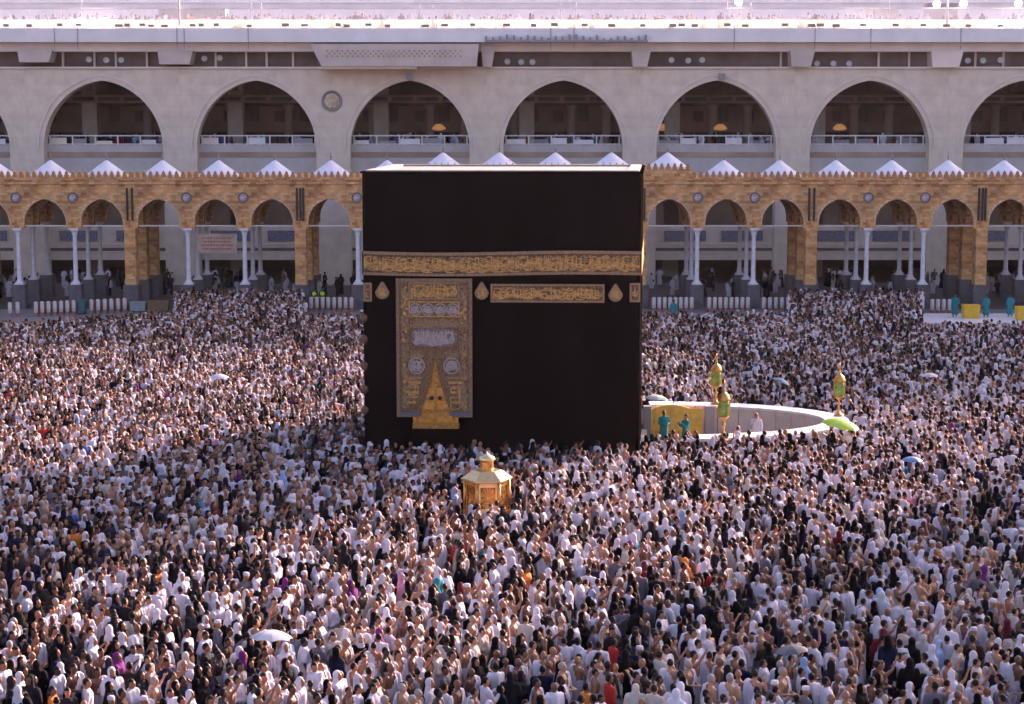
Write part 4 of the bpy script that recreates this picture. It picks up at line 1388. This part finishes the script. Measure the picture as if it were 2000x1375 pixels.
WHITE_LOOKS = []
for i, (k, p, h, s, hc, b, c) in enumerate([
    ('bare', 'down', 'hair', 'tan', 'black', False, 'white'), ('bare', 'belly', 'hair', 'brown', 'black', True, 'white'), ('bare', 'phone', 'hair', 'fair', 'brown', False, 'white'),
    ('bare', 'dua', 'bald', 'tan', 'black', True, 'white'), ('bare', 'raise', 'hair', 'tan', 'black', False, 'white'), ('bare', 'down', 'bald', 'brown', 'black', False, 'white'),
    ('bare', 'belly', 'hair', 'fair', 'grey', True, 'white'), ('bare', 'down', 'hair', 'dark', 'black', False, 'cream'),
    ('covered', 'belly', 'hair', 'tan', 'black', False, 'white'), ('covered', 'down', 'hair', 'brown', 'black', True, 'white'), ('covered', 'dua', 'hair', 'tan', 'black', False, 'white'),
    ('covered', 'belly', 'bald', 'brown', 'black', False, 'white'), ('covered', 'down', 'hair', 'dark', 'black', False, 'white'), ('covered', 'belly', 'hair', 'fair', 'brown', True, 'cream'),
    ('robe', 'down', 'hair', 'tan', 'black', True, 'white'), ('covered', 'phone', 'hair', 'brown', 'black', True, 'white'), ('robe', 'dua', 'hair', 'tan', 'black', False, 'white'),
    ('robe', 'down', 'headcloth', 'tan', 'black', True, 'white')]):
    WHITE_LOOKS.append(look(k, p, c, None, h, s, hc, b, 'shoulder_bag' if i in (1, 8) else ('backpack:charcoal' if i == 9 else None)))
VEIL_LOOKS = [look('veil', 'down', 'white', 'white', skin='fair'), look('veil', 'belly', 'white', 'black', skin='tan'), look('veil', 'belly', 'cream', 'brown', skin='tan'), look('veil', 'down', 'white', 'grey', skin='brown')]
BLACK_LOOKS = [look('abaya', 'down', 'black', 'black', skin='fair'), look('abaya', 'belly', 'black', 'black', skin='tan'), look('veil', 'down', 'black', 'black', skin='tan'),
               look('abaya', 'phone', 'black', 'white', skin='fair'), look('abaya', 'belly', 'charcoal', 'charcoal', skin='brown'), look('abaya', 'down', 'navy', 'black', skin='tan')]
DARK_LOOKS = [look('shirt', 'down', 'charcoal', 'black', 'hair', 'tan'), look('shirt', 'belly', 'navy', 'charcoal', 'hair', 'brown'), look('shirt', 'phone', 'grey', 'charcoal', 'hair', 'brown', beard=True),
              look('robe', 'down', 'grey', None, 'cap', 'tan', beard=True), look('robe', 'belly', 'brown', None, 'hair', 'brown'), look('shirt', 'down', 'white', 'charcoal', 'hair', 'tan', extra='backpack:black')]
BRIGHT_LOOKS = [look('abaya', 'down', 'maroon', 'maroon', skin='tan'), look('abaya', 'belly', 'purple', 'purple', skin='tan'), look('shirt', 'down', 'red', 'charcoal', 'hair', 'brown'), look('abaya', 'down', 'teal', 'white', skin='fair'),
                look('abaya', 'down', 'sage', 'white', skin='fair'), look('shirt', 'down', 'blue', 'navy', 'hair', 'tan'), look('abaya', 'belly', 'pink', 'white', skin='fair'), look('shirt', 'down', 'orange', 'brown', 'hair', 'brown'), look('veil', 'down', 'sky', 'navy', skin='tan')]
POOLS = (WHITE_LOOKS, VEIL_LOOKS, BLACK_LOOKS, DARK_LOOKS, BRIGHT_LOOKS)
BARE_LOOKS = [l for l in WHITE_LOOKS if l['kind'] == 'bare']
ALL_LOOKS = [l for pool in POOLS for l in pool]

def describe(L):
    k = L['kind']
    if k == 'bare':
        s = ('cream' if L['c1'] == 'cream' else 'white') + ' wrap, right shoulder bare'
    elif k == 'covered':
        s = ('cream' if L['c1'] == 'cream' else 'white') + ' wrap covering both shoulders'
    elif k == 'robe':
        s = 'long ' + L['c1'] + ' robe'
    elif k == 'shirt':
        s = L['c1'] + ' shirt and ' + (L['c2'] or L['c1']) + ' trousers'
    elif k == 'abaya':
        s = ('all-' + L['c1'] + ' robe and headscarf') if L['c1'] == L['c2'] else L['c1'] + ' robe and ' + L['c2'] + ' headscarf'
    else:
        s = 'long ' + L['c1'] + ' veil'
    if k in ('bare', 'covered', 'robe', 'shirt'):
        pre = {'hair': L['hairc'] + '-haired ', 'bald': 'bald ', 'cap': 'white-capped ', 'headcloth': 'white-headclothed ', 'red headcloth': ''}[L['head']]
    else:
        pre = ''
    return pre + 'person in ' + s

# ------------------------------------------------------------------ where the crowd stands
KC = Vector(((FL.x + BR.x) / 2, (FL.y + BR.y) / 2))
kq = inset(quad, -0.5)
def in_poly(p, q):
    ins = True
    n = len(q)
    for i in range(n):
        a, b = q[i], q[(i + 1) % n]
        if (b.x - a.x) * (p[1] - a.y) - (b.y - a.y) * (p[0] - a.x) < 0:
            ins = False
    return ins
def allowed(X, Y, px):
    if in_poly((X, Y), kq): return False
    dx, dy = (X - 6.7) / (HA + .35), (Y - 85.2) / (HB + .35)
    if X > 5.6 and dx * dx + dy * dy < 1 and not (X < 8.2 and Y < 80.6): return False
    if 5.0 < X < 10.3 and 83.2 < Y < 89.2: return False
    if (X - PX_) ** 2 + (Y - PY) ** 2 < 1.45 ** 2: return False
    # far edge: gap before the coolers, the crowd spills under the arcade in two places
    if 345 < px < 592: lim = 146.6
    elif 592 <= px < 705: lim = 129.5
    elif 1545 < px < 1800: lim = 146.8
    elif px >= 1800: lim = 124
    elif px < 345: lim = 123.5 + px * .02
    else: lim = 130
    lim += 1.5 * noise.noise((px * .02, 0, 0))
    return Y < lim
def heading(X, Y, rr):
    d = Vector((X, Y)) - KC
    t = Vector((-d.y, d.x))                     # counter-clockwise walk round the shrine
    a = atan2(t.y, t.x) - pi / 2
    w = rr.random()
    if w < .72: return a + rr.gauss(0, .35)
    if w < .88: return atan2(-d.y, -d.x) - pi / 2 + rr.gauss(0, .4)   # facing the shrine
    return a + rr.uniform(-1.6, 1.6)
def pick_pool(X, Y, px, py, rr):
    n = noise.noise((X * .16, Y * .16, 5)) + .6 * noise.noise((X * .45, Y * .45, 8))
    dark = .31 + .26 * n
    if py > 1050 and px < 520: dark += .20
    if py < 720: dark += .05
    r = rr.random()
    dark = min(max(dark, .08), .72)
    if r < dark: return BLACK_LOOKS if rr.random() < .66 else DARK_LOOKS
    if r < dark + .022: return BRIGHT_LOOKS
    if r < dark + .055: return VEIL_LOOKS
    return BARE_LOOKS if rr.random() < .35 else WHITE_LOOKS

rr = random.Random(11)
# a few brightly dressed people who stand out in the middle of the crowd
PICKED = [(1339, 1092, look('abaya', 'belly', 'orange', 'orange', skin='tan'), 'person in orange robe and headscarf amid white pilgrims, right of centre foreground'),
          (1397, 1112, look('shirt', 'down', 'red', 'charcoal', 'hair', 'brown'), 'person in red shirt a few steps right of the orange-robed one'),
          (785, 1122, look('abaya', 'belly', 'pink', 'pink', skin='fair'), 'person in pink robe and headscarf in the sunlit crowd left of centre'),
          (391, 968, look('abaya', 'down', 'teal', 'teal', skin='fair'), 'person in teal robe in the shaded crowd left of the shrine'),
          (553, 921, look('veil', 'down', 'sky', 'navy', skin='tan'), 'person in sky blue veil in the shaded crowd left of the shrine'),
          (230, 1278, look('veil', 'belly', 'purple', 'black', skin='tan'), 'person in long purple veil among black robes, lower left'),
          (1866, 686, look('robe', 'down', 'red', None, 'hair', 'tan'), 'person in red robe in the shaded crowd, far right')]
PICKED = [(x_at(a, d_at(b, 1.68), 1.68), d_at(b, 1.68), L_, t_) for a, b, L_, t_ in PICKED]
spots = []
SPX, SPY = .56, .485
row = 0
Yv = 43.2
while Yv < 149:
    half = (1060.0 / FPX) * (Yv + 3) + 3.0
    g_ = max(0.0, min(1.0, (Yv - 43) / 60.0))
    SPX = .62 - .08 * g_; SPY = .57 - .10 * g_
    Xv = -half + (row % 2) * SPX / 2
    while Xv < half:
        X = Xv + rr.uniform(-.20, .20); Y = Yv + rr.uniform(-.17, .17)
        px, py = proj(X, Y, 1.6)
        if allowed(X, Y, px) and rr.random() > .10 and all((X - q[0]) ** 2 + (Y - q[1]) ** 2 > .2 for q in PICKED):
            spots.append((X, Y, row, px, py))
        Xv += SPX
    Yv += SPY
    row += 1

# the nearest people: one object each
front = [s for s in spots if -8 < s[3] < 2008 and s[4] < 1382]
front.sort(key=lambda s: s[1])
umbr_px = ((526, 1252, 2.15), (1556, 1275, 2.1))
NFRONT = 278
front_set = front[:NFRONT]
ids = set(id(s) for s in front_set)
rows_ = sorted(set(s[2] for s in front_set))
ORD = lambda n: str(n) + ('th' if 10 < n % 100 < 14 else {1: 'st', 2: 'nd', 3: 'rd'}.get(n % 10, 'th'))
def person(loc, rz, L, label, scale=1.0, group=None):
    r = empty('person', loc, rz)
    r.scale = (scale, scale, scale)
    tag(r, label, 'person', group)
    for nm, me in look_parts(L):
        link(nm, me, r)
    return r
todo = []
for s in sorted(front_set, key=lambda s: (s[2], s[0])):
    pool = pick_pool(s[0], s[1], s[3], s[4], rr)
    todo.append((s, rr.choice(pool)))
counts = {}
for s, L in todo:
    counts[(s[2], describe(L))] = counts.get((s[2], describe(L)), 0) + 1
seen = {}
for s, L in todo:
    key = (s[2], describe(L)); seen[key] = seen.get(key, 0) + 1
    rn = rows_.index(s[2]) + 1
    rowname = 'nearest row' if rn == 1 else ORD(rn) + ' nearest row'
    if counts[key] == 1:
        lab = '%s, only one in %s' % (describe(L), rowname)
    else:
        lab = '%s, %s such from left in %s' % (describe(L), ORD(seen[key]), rowname)
    person((s[0], s[1], 0), heading(s[0], s[1], rr), L, lab, min(max(rr.gauss(.985, .04), .89), 1.07), 'pilgrims in the nearest rows of the crowd')

# everybody behind them: one mass
src = bpy.data.collections.new('crowd_sources')
def joined(L, i):
    b = bmesh.new(); mats = []
    for nm, me in look_parts(L):
        off = len(mats)
        n0 = len(b.faces)
        b.from_mesh(me)
        b.faces.ensure_lookup_table()
        for f in b.faces[n0:]:
            f.material_index += off
        mats += list(me.materials)
    m = bpy.data.meshes.new('crowd_person')
    b.to_mesh(m); b.free()
    for x_ in mats: m.materials.append(x_)
    o = bpy.data.objects.new('crowd_person_%03d' % i, m)
    src.objects.link(o)
for i, L in enumerate(ALL_LOOKS):
    joined(L, i)
index_of = {id(L): i for i, L in enumerate(ALL_LOOKS)}
pts = []; vid = []; rot = []; scl = []
def put(X, Y, Z, L, rz, sc):
    pts.append((X, Y, Z)); vid.append(index_of[id(L)]); sc = min(max(sc, .89), 1.07); rot.append((rr.gauss(-.05, .06), rr.gauss(0, .06), rz)); scl.append(sc)
for s in spots:
    if id(s) in ids: continue
    put(s[0], s[1], 0, rr.choice(pick_pool(s[0], s[1], s[3], s[4], rr)), heading(s[0], s[1], rr), rr.gauss(.985, .05))
# people behind the gallery railings and on its roof
for k in NB:
    for j in range(26):
        if rr.random() < .7:
            put(XG0 + k * BAY + rr.uniform(-A_HALF, A_HALF) * .96, YG + rr.uniform(2.3, 4.6), Z_FLOOR - .62, rr.choice(rr.choice(POOLS)), rr.uniform(0, 6.28), rr.gauss(.95, .05))
for j in range(420):
    X = rr.uniform(-52, 52)
    put(X, YG + rr.uniform(2.2, 9), zg(55) - .3, rr.choice(rr.choice(POOLS)), rr.uniform(0, 6.28), rr.gauss(.98, .05))
# people in the shade under the arcade and in the gallery behind it
for j in range(230):
    X = rr.uniform(-50, 50)
    put(X, YA + rr.uniform(7, 19), 0, rr.choice(rr.choice((WHITE_LOOKS, BLACK_LOOKS, DARK_LOOKS))), rr.uniform(0, 6.28), rr.gauss(.98, .05))
cme = bpy.data.meshes.new('crowd')
cme.from_pydata(pts, [], [])
at = cme.attributes.new('vid', 'INT', 'POINT'); at.data.foreach_set('value', vid)
at = cme.attributes.new('rotv', 'FLOAT_VECTOR', 'POINT'); at.data.foreach_set('vector', [c for r in rot for c in r])
at = cme.attributes.new('scl', 'FLOAT', 'POINT'); at.data.foreach_set('value', scl)
crowd = link('crowd', cme)
tag(crowd, 'dense crowd of pilgrims in white and black filling the courtyard', 'crowd', None, 'stuff')
ng = bpy.data.node_groups.new('crowd_scatter', 'GeometryNodeTree')
ng.interface.new_socket('Geometry', in_out='INPUT', socket_type='NodeSocketGeometry')
ng.interface.new_socket('Geometry', in_out='OUTPUT', socket_type='NodeSocketGeometry')
gi = ng.nodes.new('NodeGroupInput'); go = ng.nodes.new('NodeGroupOutput')
ip = ng.nodes.new('GeometryNodeInstanceOnPoints')
ci = ng.nodes.new('GeometryNodeCollectionInfo')
ci.inputs['Collection'].default_value = src
ci.inputs['Separate Children'].default_value = True
ci.inputs['Reset Children'].default_value = True
def named(nm, t):
    n = ng.nodes.new('GeometryNodeInputNamedAttribute'); n.data_type = t; n.inputs['Name'].default_value = nm
    return next(o for o in n.outputs if o.enabled and o.name == 'Attribute')
ng.links.new(gi.outputs[0], ip.inputs['Points'])
ng.links.new(ci.outputs[0], ip.inputs['Instance'])
ip.inputs['Pick Instance'].default_value = True
ng.links.new(named('vid', 'INT'), ip.inputs['Instance Index'])
e2r = ng.nodes.new('FunctionNodeEulerToRotation')
ng.links.new(named('rotv', 'FLOAT_VECTOR'), e2r.inputs[0])
ng.links.new(e2r.outputs[0], ip.inputs['Rotation'])
ng.links.new(named('scl', 'FLOAT'), ip.inputs['Scale'])
ng.links.new(ip.outputs[0], go.inputs[0])
md = crowd.modifiers.new('scatter', 'NODES'); md.node_group = ng

# ------------------------------------------------------------------ people one can pick out further back
def at_px(px, py_head, zh=1.7):
    d = d_at(py_head, zh)
    return (x_at(px, d, zh), d, 0)
tealman = look('robe', 'belly', 'teal', None, 'hair', 'brown')
person(at_px(1297, 803), radians(200), tealman, 'cleaner in teal robe standing before the golden screen, nearer the shrine', 1.0, 'cleaners in teal')
person(at_px(1340, 810), radians(120), look('robe', 'dua', 'teal', None, 'hair', 'tan'), 'cleaner in teal robe before the golden screen, nearer the gilded lamp', 1.0, 'cleaners in teal')
person(at_px(1477, 806, 1.75), radians(170), look('robe', 'phone', 'white', None, 'red headcloth', 'tan', beard=True), 'person in white robe and red checked headcloth inside the curved wall')
for px, py, lab in ((1866, 578, 'worker in teal left of the yellow cart by the arcade'), (1927, 579, 'worker in teal just right of the yellow cart by the arcade'), (1974, 578, 'worker in teal between the two yellow carts, nearer the picture edge'), (1316, 586, 'worker in teal in front of the water coolers right of the shrine')):
    _l = at_px(px, py); _l = (_l[0], _l[1], .12 if px > 1800 else 0)
    person(_l, radians(150), look('robe', 'down', 'teal', None, 'hair', 'brown'), lab, 1.0, 'workers in teal by the arcade')
for px, py, lab in ((346, 566, 'guard in lime vest beside the wooden box left of the shrine'), (614, 561, 'guard in lime vest behind the coolers, left one of two'), (630, 560, 'guard in lime vest behind the coolers, right one of two')):
    d = 139 if px < 400 else 146.9
    person((x_at(px, d, 1.6), d, 0), radians(170), look('shirt', 'belly', 'charcoal', 'black', 'hair', 'brown', extra='vest'), lab, 1.0, 'guards in lime vests')
for a, b, L_, t_ in PICKED:
    person((a, b, 0), heading(a, b, rr), L_, t_)
# seated person in red
sp = empty('person', (x_at(1441, 85.6, .5), 85.6, .022), radians(160))
tag(sp, 'person in a red robe seated on the floor inside the curved wall', 'person')
link('robe', with_mat(garment('seated_robe'), [cloth('maroon')]), sp)
hm = MB(); head(hm)
hm.tube([(0, -.02, 1.36), (0, -.02, 1.42)], [.09, .06], 8)
hme = solidify(hm, 'head', .012, 600); hme.transform(Matrix.Translation((0, 0, -.72))); hme.materials.clear(); hme.materials.append(SKINS['brown'])
link('body', hme, sp)
hh = with_mat(garment('headcloth'), [MATS['red_check']]).copy(); hh.transform(Matrix.Translation((0, 0, -.72)))
link('headcloth', hh, sp)

# ------------------------------------------------------------------ umbrellas
def umbrella(px, py, c1, c2, label, R=.55, tilt=(0, 0), z=2.12):
    d = d_at(py, z); X = x_at(px, d, z)
    r = empty('umbrella', (X, d, 1.05)); tag(r, label, 'umbrella', 'umbrellas over the crowd')
    r.rotation_euler = (tilt[0], tilt[1], rr.uniform(0, 1))
    h = z - 1.05
    n = 8; sub = 3
    prof = [(1, 0), (.88, .10), (.62, .21), (.33, .285), (.03, .32)]
    for k in range(n):
        mb = MB(); v = []
        for (q, zz) in prof:
            for i in range(sub + 1):
                a = 2 * pi * (k + i / sub) / n
                pin = 1 - .06 * sin(pi * i / sub) * q
                v.append((R * q * pin * cos(a), R * q * pin * sin(a), h + zz * R * 1.25 + (.03 * sin(pi * i / sub) if q == 1 else 0)))
        w = sub + 1
        mb.add(v, [(j * w + i, j * w + i + 1, (j + 1) * w + i + 1, (j + 1) * w + i) for j in range(len(prof) - 1) for i in range(sub)])
        mb.build('canopy_panel', c1 if k % 2 else c2, r, True)
        a = 2 * pi * k / n
        MB().tube([(R * cos(a) * .99, R * sin(a) * .99, h - .005), (R * .6 * cos(a), R * .6 * sin(a), h + .24 * R), (.02 * cos(a), .02 * sin(a), h + .37 * R)], .005, 5).build('rib', METALG, r)
    MB().tube([(0, 0, .08), (0, 0, h + .46 * R)], .009, 6).build('shaft', METALG, r)
    MB().tube([(0, 0, -.02), (0, 0, .09)], .017, 6).build('handle', BLACKM, r)
def um(c, name, tr=.3): return mat('umbrella_' + name, c, .5, var=.06, trans=tr)
UW, UG, UL = um((.74, .74, .76), 'white'), um((.52, .60, .64), 'greyblue'), um((.45, .88, .05), 'lime', .5)
umbrella(526, 1249, UW, UG, 'white and pale blue-grey umbrella in the near crowd, lower left', .56, (-.12, .05))
umbrella(428, 738, UW, UW, 'white umbrella in the sunlit crowd left of the shrine', .52)
umbrella(1278, 781, um((.42, .66, .55), 'mint'), UW, 'mint and white umbrella behind the golden screen', .62, (0, .15))
umbrella(1511, 744, um((.03, .30, .40), 'teal'), um((.10, .20, .42), 'blue'), 'teal and blue umbrella in the crowd behind the curved wall', .5, (.2, .3))
umbrella(1816, 735, UW, um((.62, .58, .66), 'lilac'), 'pale lilac umbrella in the far right crowd', .45)
umbrella(1632, 831, UL, um((.50, .85, .12), 'yellowgreen'), 'bright green umbrella at the tip of the curved wall', .84, (.15, .1))
umbrella(1557, 1274, um((.12, .13, .15), 'dark'), um((.16, .17, .19), 'slate'), 'dark grey umbrella in the near crowd, lower right', .44, (-.1, -.1))
umbrella(1781, 900, um((.08, .20, .50), 'royal'), um((.14, .30, .60), 'azure'), 'blue umbrella in the crowd right of the curved wall', .42)

# ------------------------------------------------------------------ water coolers, carts and boxes along the arcade
CREAM = mat('cooler_cream', (.60, .53, .48), .5, var=.08)
RUST = mat('cooler_red_trim', (.30, .13, .11), .6)
cb_me = MB().lathe([(.13, .22), (.15, .25), (.16, .55), (.15, .80)], 12).mesh('cooler_body', CREAM, True)
cl_me = MB().lathe([(.16, .80), (.165, .84), (.13, .90), (.04, .93)], 12).mesh('lid', CREAM, True)
cs_me = MB().box(-.14, .14, -.14, .14, 0, .22).mesh('stand', RUST)
ct_me = MB().box(-.02, .02, -.22, -.14, .36, .42).mesh('tap', RUST)
def coolers(p0, p1, d0, d1, where, step=.42):
    x0, x1 = x_at(p0, d0, .5), x_at(p1, d1, .5)
    n = max(1, int(abs(x1 - x0) / step))
    for i in range(n):
        t = (i + .5) / n
        r = empty('water_cooler', (x0 + (x1 - x0) * t, d0 + (d1 - d0) * t, 0))
        tag(r, 'cream water cooler with red stand, %s from left %s' % (ORD(i + 1), where), 'water cooler', 'water coolers in front of the arcade')
        r.scale = (1, 1, 1.22)
        for nm, me in (('body', cb_me), ('lid', cl_me), ('stand', cs_me), ('tap', ct_me)):
            link(nm, me, r)
def bench(p0, p1, d0, d1, label):
    x0, x1 = x_at(p0, d0, .5), x_at(p1, d1, .5)
    L_ = sqrt((x1 - x0) ** 2 + (d1 - d0) ** 2)
    r = empty('cooler_rack', ((x0 + x1) / 2, (d0 + d1) / 2 + .36, 0), atan2(d1 - d0, x1 - x0)); tag(r, label, 'rack', 'racks behind the water coolers')
    MB().box(-L_ / 2, L_ / 2, -.04, .04, .1, .98).build('back_board', RUST, r)
    MB().box(-L_ / 2, L_ / 2, .05, .35, .5, .56).build('shelf', RUST, r)
    for sx in (-1, 1):
        MB().box(sx * (L_ / 2 - .06) - .04, sx * (L_ / 2 - .06) + .04, -.05, .06, 0, 1.02).build('upright', RUST, r)
bench(64, 150, 142, 143.2, 'reddish rack behind the coolers left of the teal bin')
bench(172, 250, 143.7, 145, 'reddish rack behind the coolers right of the teal bin')
bench(602, 692, 145.6, 145.6, 'reddish rack behind the coolers just left of the shrine')
bench(1272, 1356, 145.6, 145.6, 'reddish rack behind the coolers nearest right of the shrine')
bench(1380, 1466, 145.6, 145.6, 'reddish rack behind the second cooler row right of the shrine')
bench(1486, 1545, 145.6, 145.6, 'reddish rack behind the third cooler row right of the shrine')
coolers(12, 42, 141.5, 142, 'in row at left edge')
coolers(64, 150, 142, 143.2, 'in row left of teal bin')
coolers(172, 250, 143.7, 145, 'in row right of teal bin')
coolers(602, 692, 145.6, 145.6, 'in row left of shrine')
coolers(1272, 1356, 145.6, 145.6, 'in first row right of shrine')
coolers(1380, 1466, 145.6, 145.6, 'in second row right of shrine')
coolers(1486, 1545, 145.6, 145.6, 'in third row right of shrine')
coolers(1815, 1860, 144, 144, 'in row left of yellow cart')
def crate(name, p0, p1, d, h, m, label, cat, lid=None):
    x0, x1 = x_at(p0, d, .5), x_at(p1, d, .5)
    w = x1 - x0
    r = empty(name, ((x0 + x1) / 2, d, 0)); tag(r, label, cat)
    MB().prism([(-w / 2 + .06, .10), (w / 2 - .06, .10), (w / 2, h), (-w / 2, h)], -.4, .4).build('body', m, r)
    MB().prism([(-w / 2 - .04, h + .002), (w / 2 + .04, h + .002), (w / 2, h + .07), (-w / 2, h + .07)], -.44, .44).build('lid', lid or m, r)
    for sx in (-1, 1):
        MB().box(sx * w * .36 - .05, sx * w * .36 + .05, -.3, .3, 0, .10).build('foot', BLACKM, r)
crate('yellow_cart', 1880, 1912, 139.8, 1.05, YELLOWP, 'yellow cleaning cart beside teal workers at the right arcade', 'cart')
crate('yellow_cart', 1984, 2016, 138.5, 1.05, YELLOWP, 'yellow cleaning cart cut by the right picture edge', 'cart')
crate('storage_box', 290, 331, 145.2, .82, mat('box_brown', (.20, .115, .045), .7, var=.2), 'brown wooden box between the grey-green box and a guard', 'box')
crate('storage_box', 255, 286, 145.2, .74, mat('box_grey_green', (.24, .29, .27), .6, var=.1), 'grey-green box right of the water coolers on the left', 'box')
crate('litter_bin', 154, 167, 143.6, 1.05, mat('bin_teal', (.03, .12, .13), .6), 'dark teal bin between two rows of water coolers', 'bin')
MB().box(x_at(1790, 134, 0), x_at(2060, 134, 0), 136.5, 143, 0.004, .12).build('marble_step', WHITEMARB)
tag(bpy.data.objects['marble_step'], kind='structure', label='low white marble step before the yellow carts')
MB().box(x_at(100, 130.5, 0), x_at(345, 133, 0), 136.8, 138, 0.004, .12).build('marble_kerb', WHITEMARB)
tag(bpy.data.objects['marble_kerb'], kind='structure', label='low white marble kerb before the left coolers')

# ------------------------------------------------------------------ dusty air
hz = bpy.data.materials.new('dusty_air'); hz.use_nodes = True
hz.node_tree.nodes.remove(hz.node_tree.nodes['Principled BSDF'])
pv = hz.node_tree.nodes.new('ShaderNodeVolumePrincipled')
pv.inputs['Color'].default_value = (.93, .90, .93, 1)
pv.inputs['Density'].default_value = 0.00004
pv.inputs['Anisotropy'].default_value = 0.35
hz.node_tree.links.new(pv.outputs[0], hz.node_tree.nodes['Material Output'].inputs['Volume'])
hb = MB().box(-320, 320, -40, 330, -1.0, 84).build('haze', hz)
tag(hb, 'thin dusty air over the whole courtyard', 'haze', None, 'stuff')
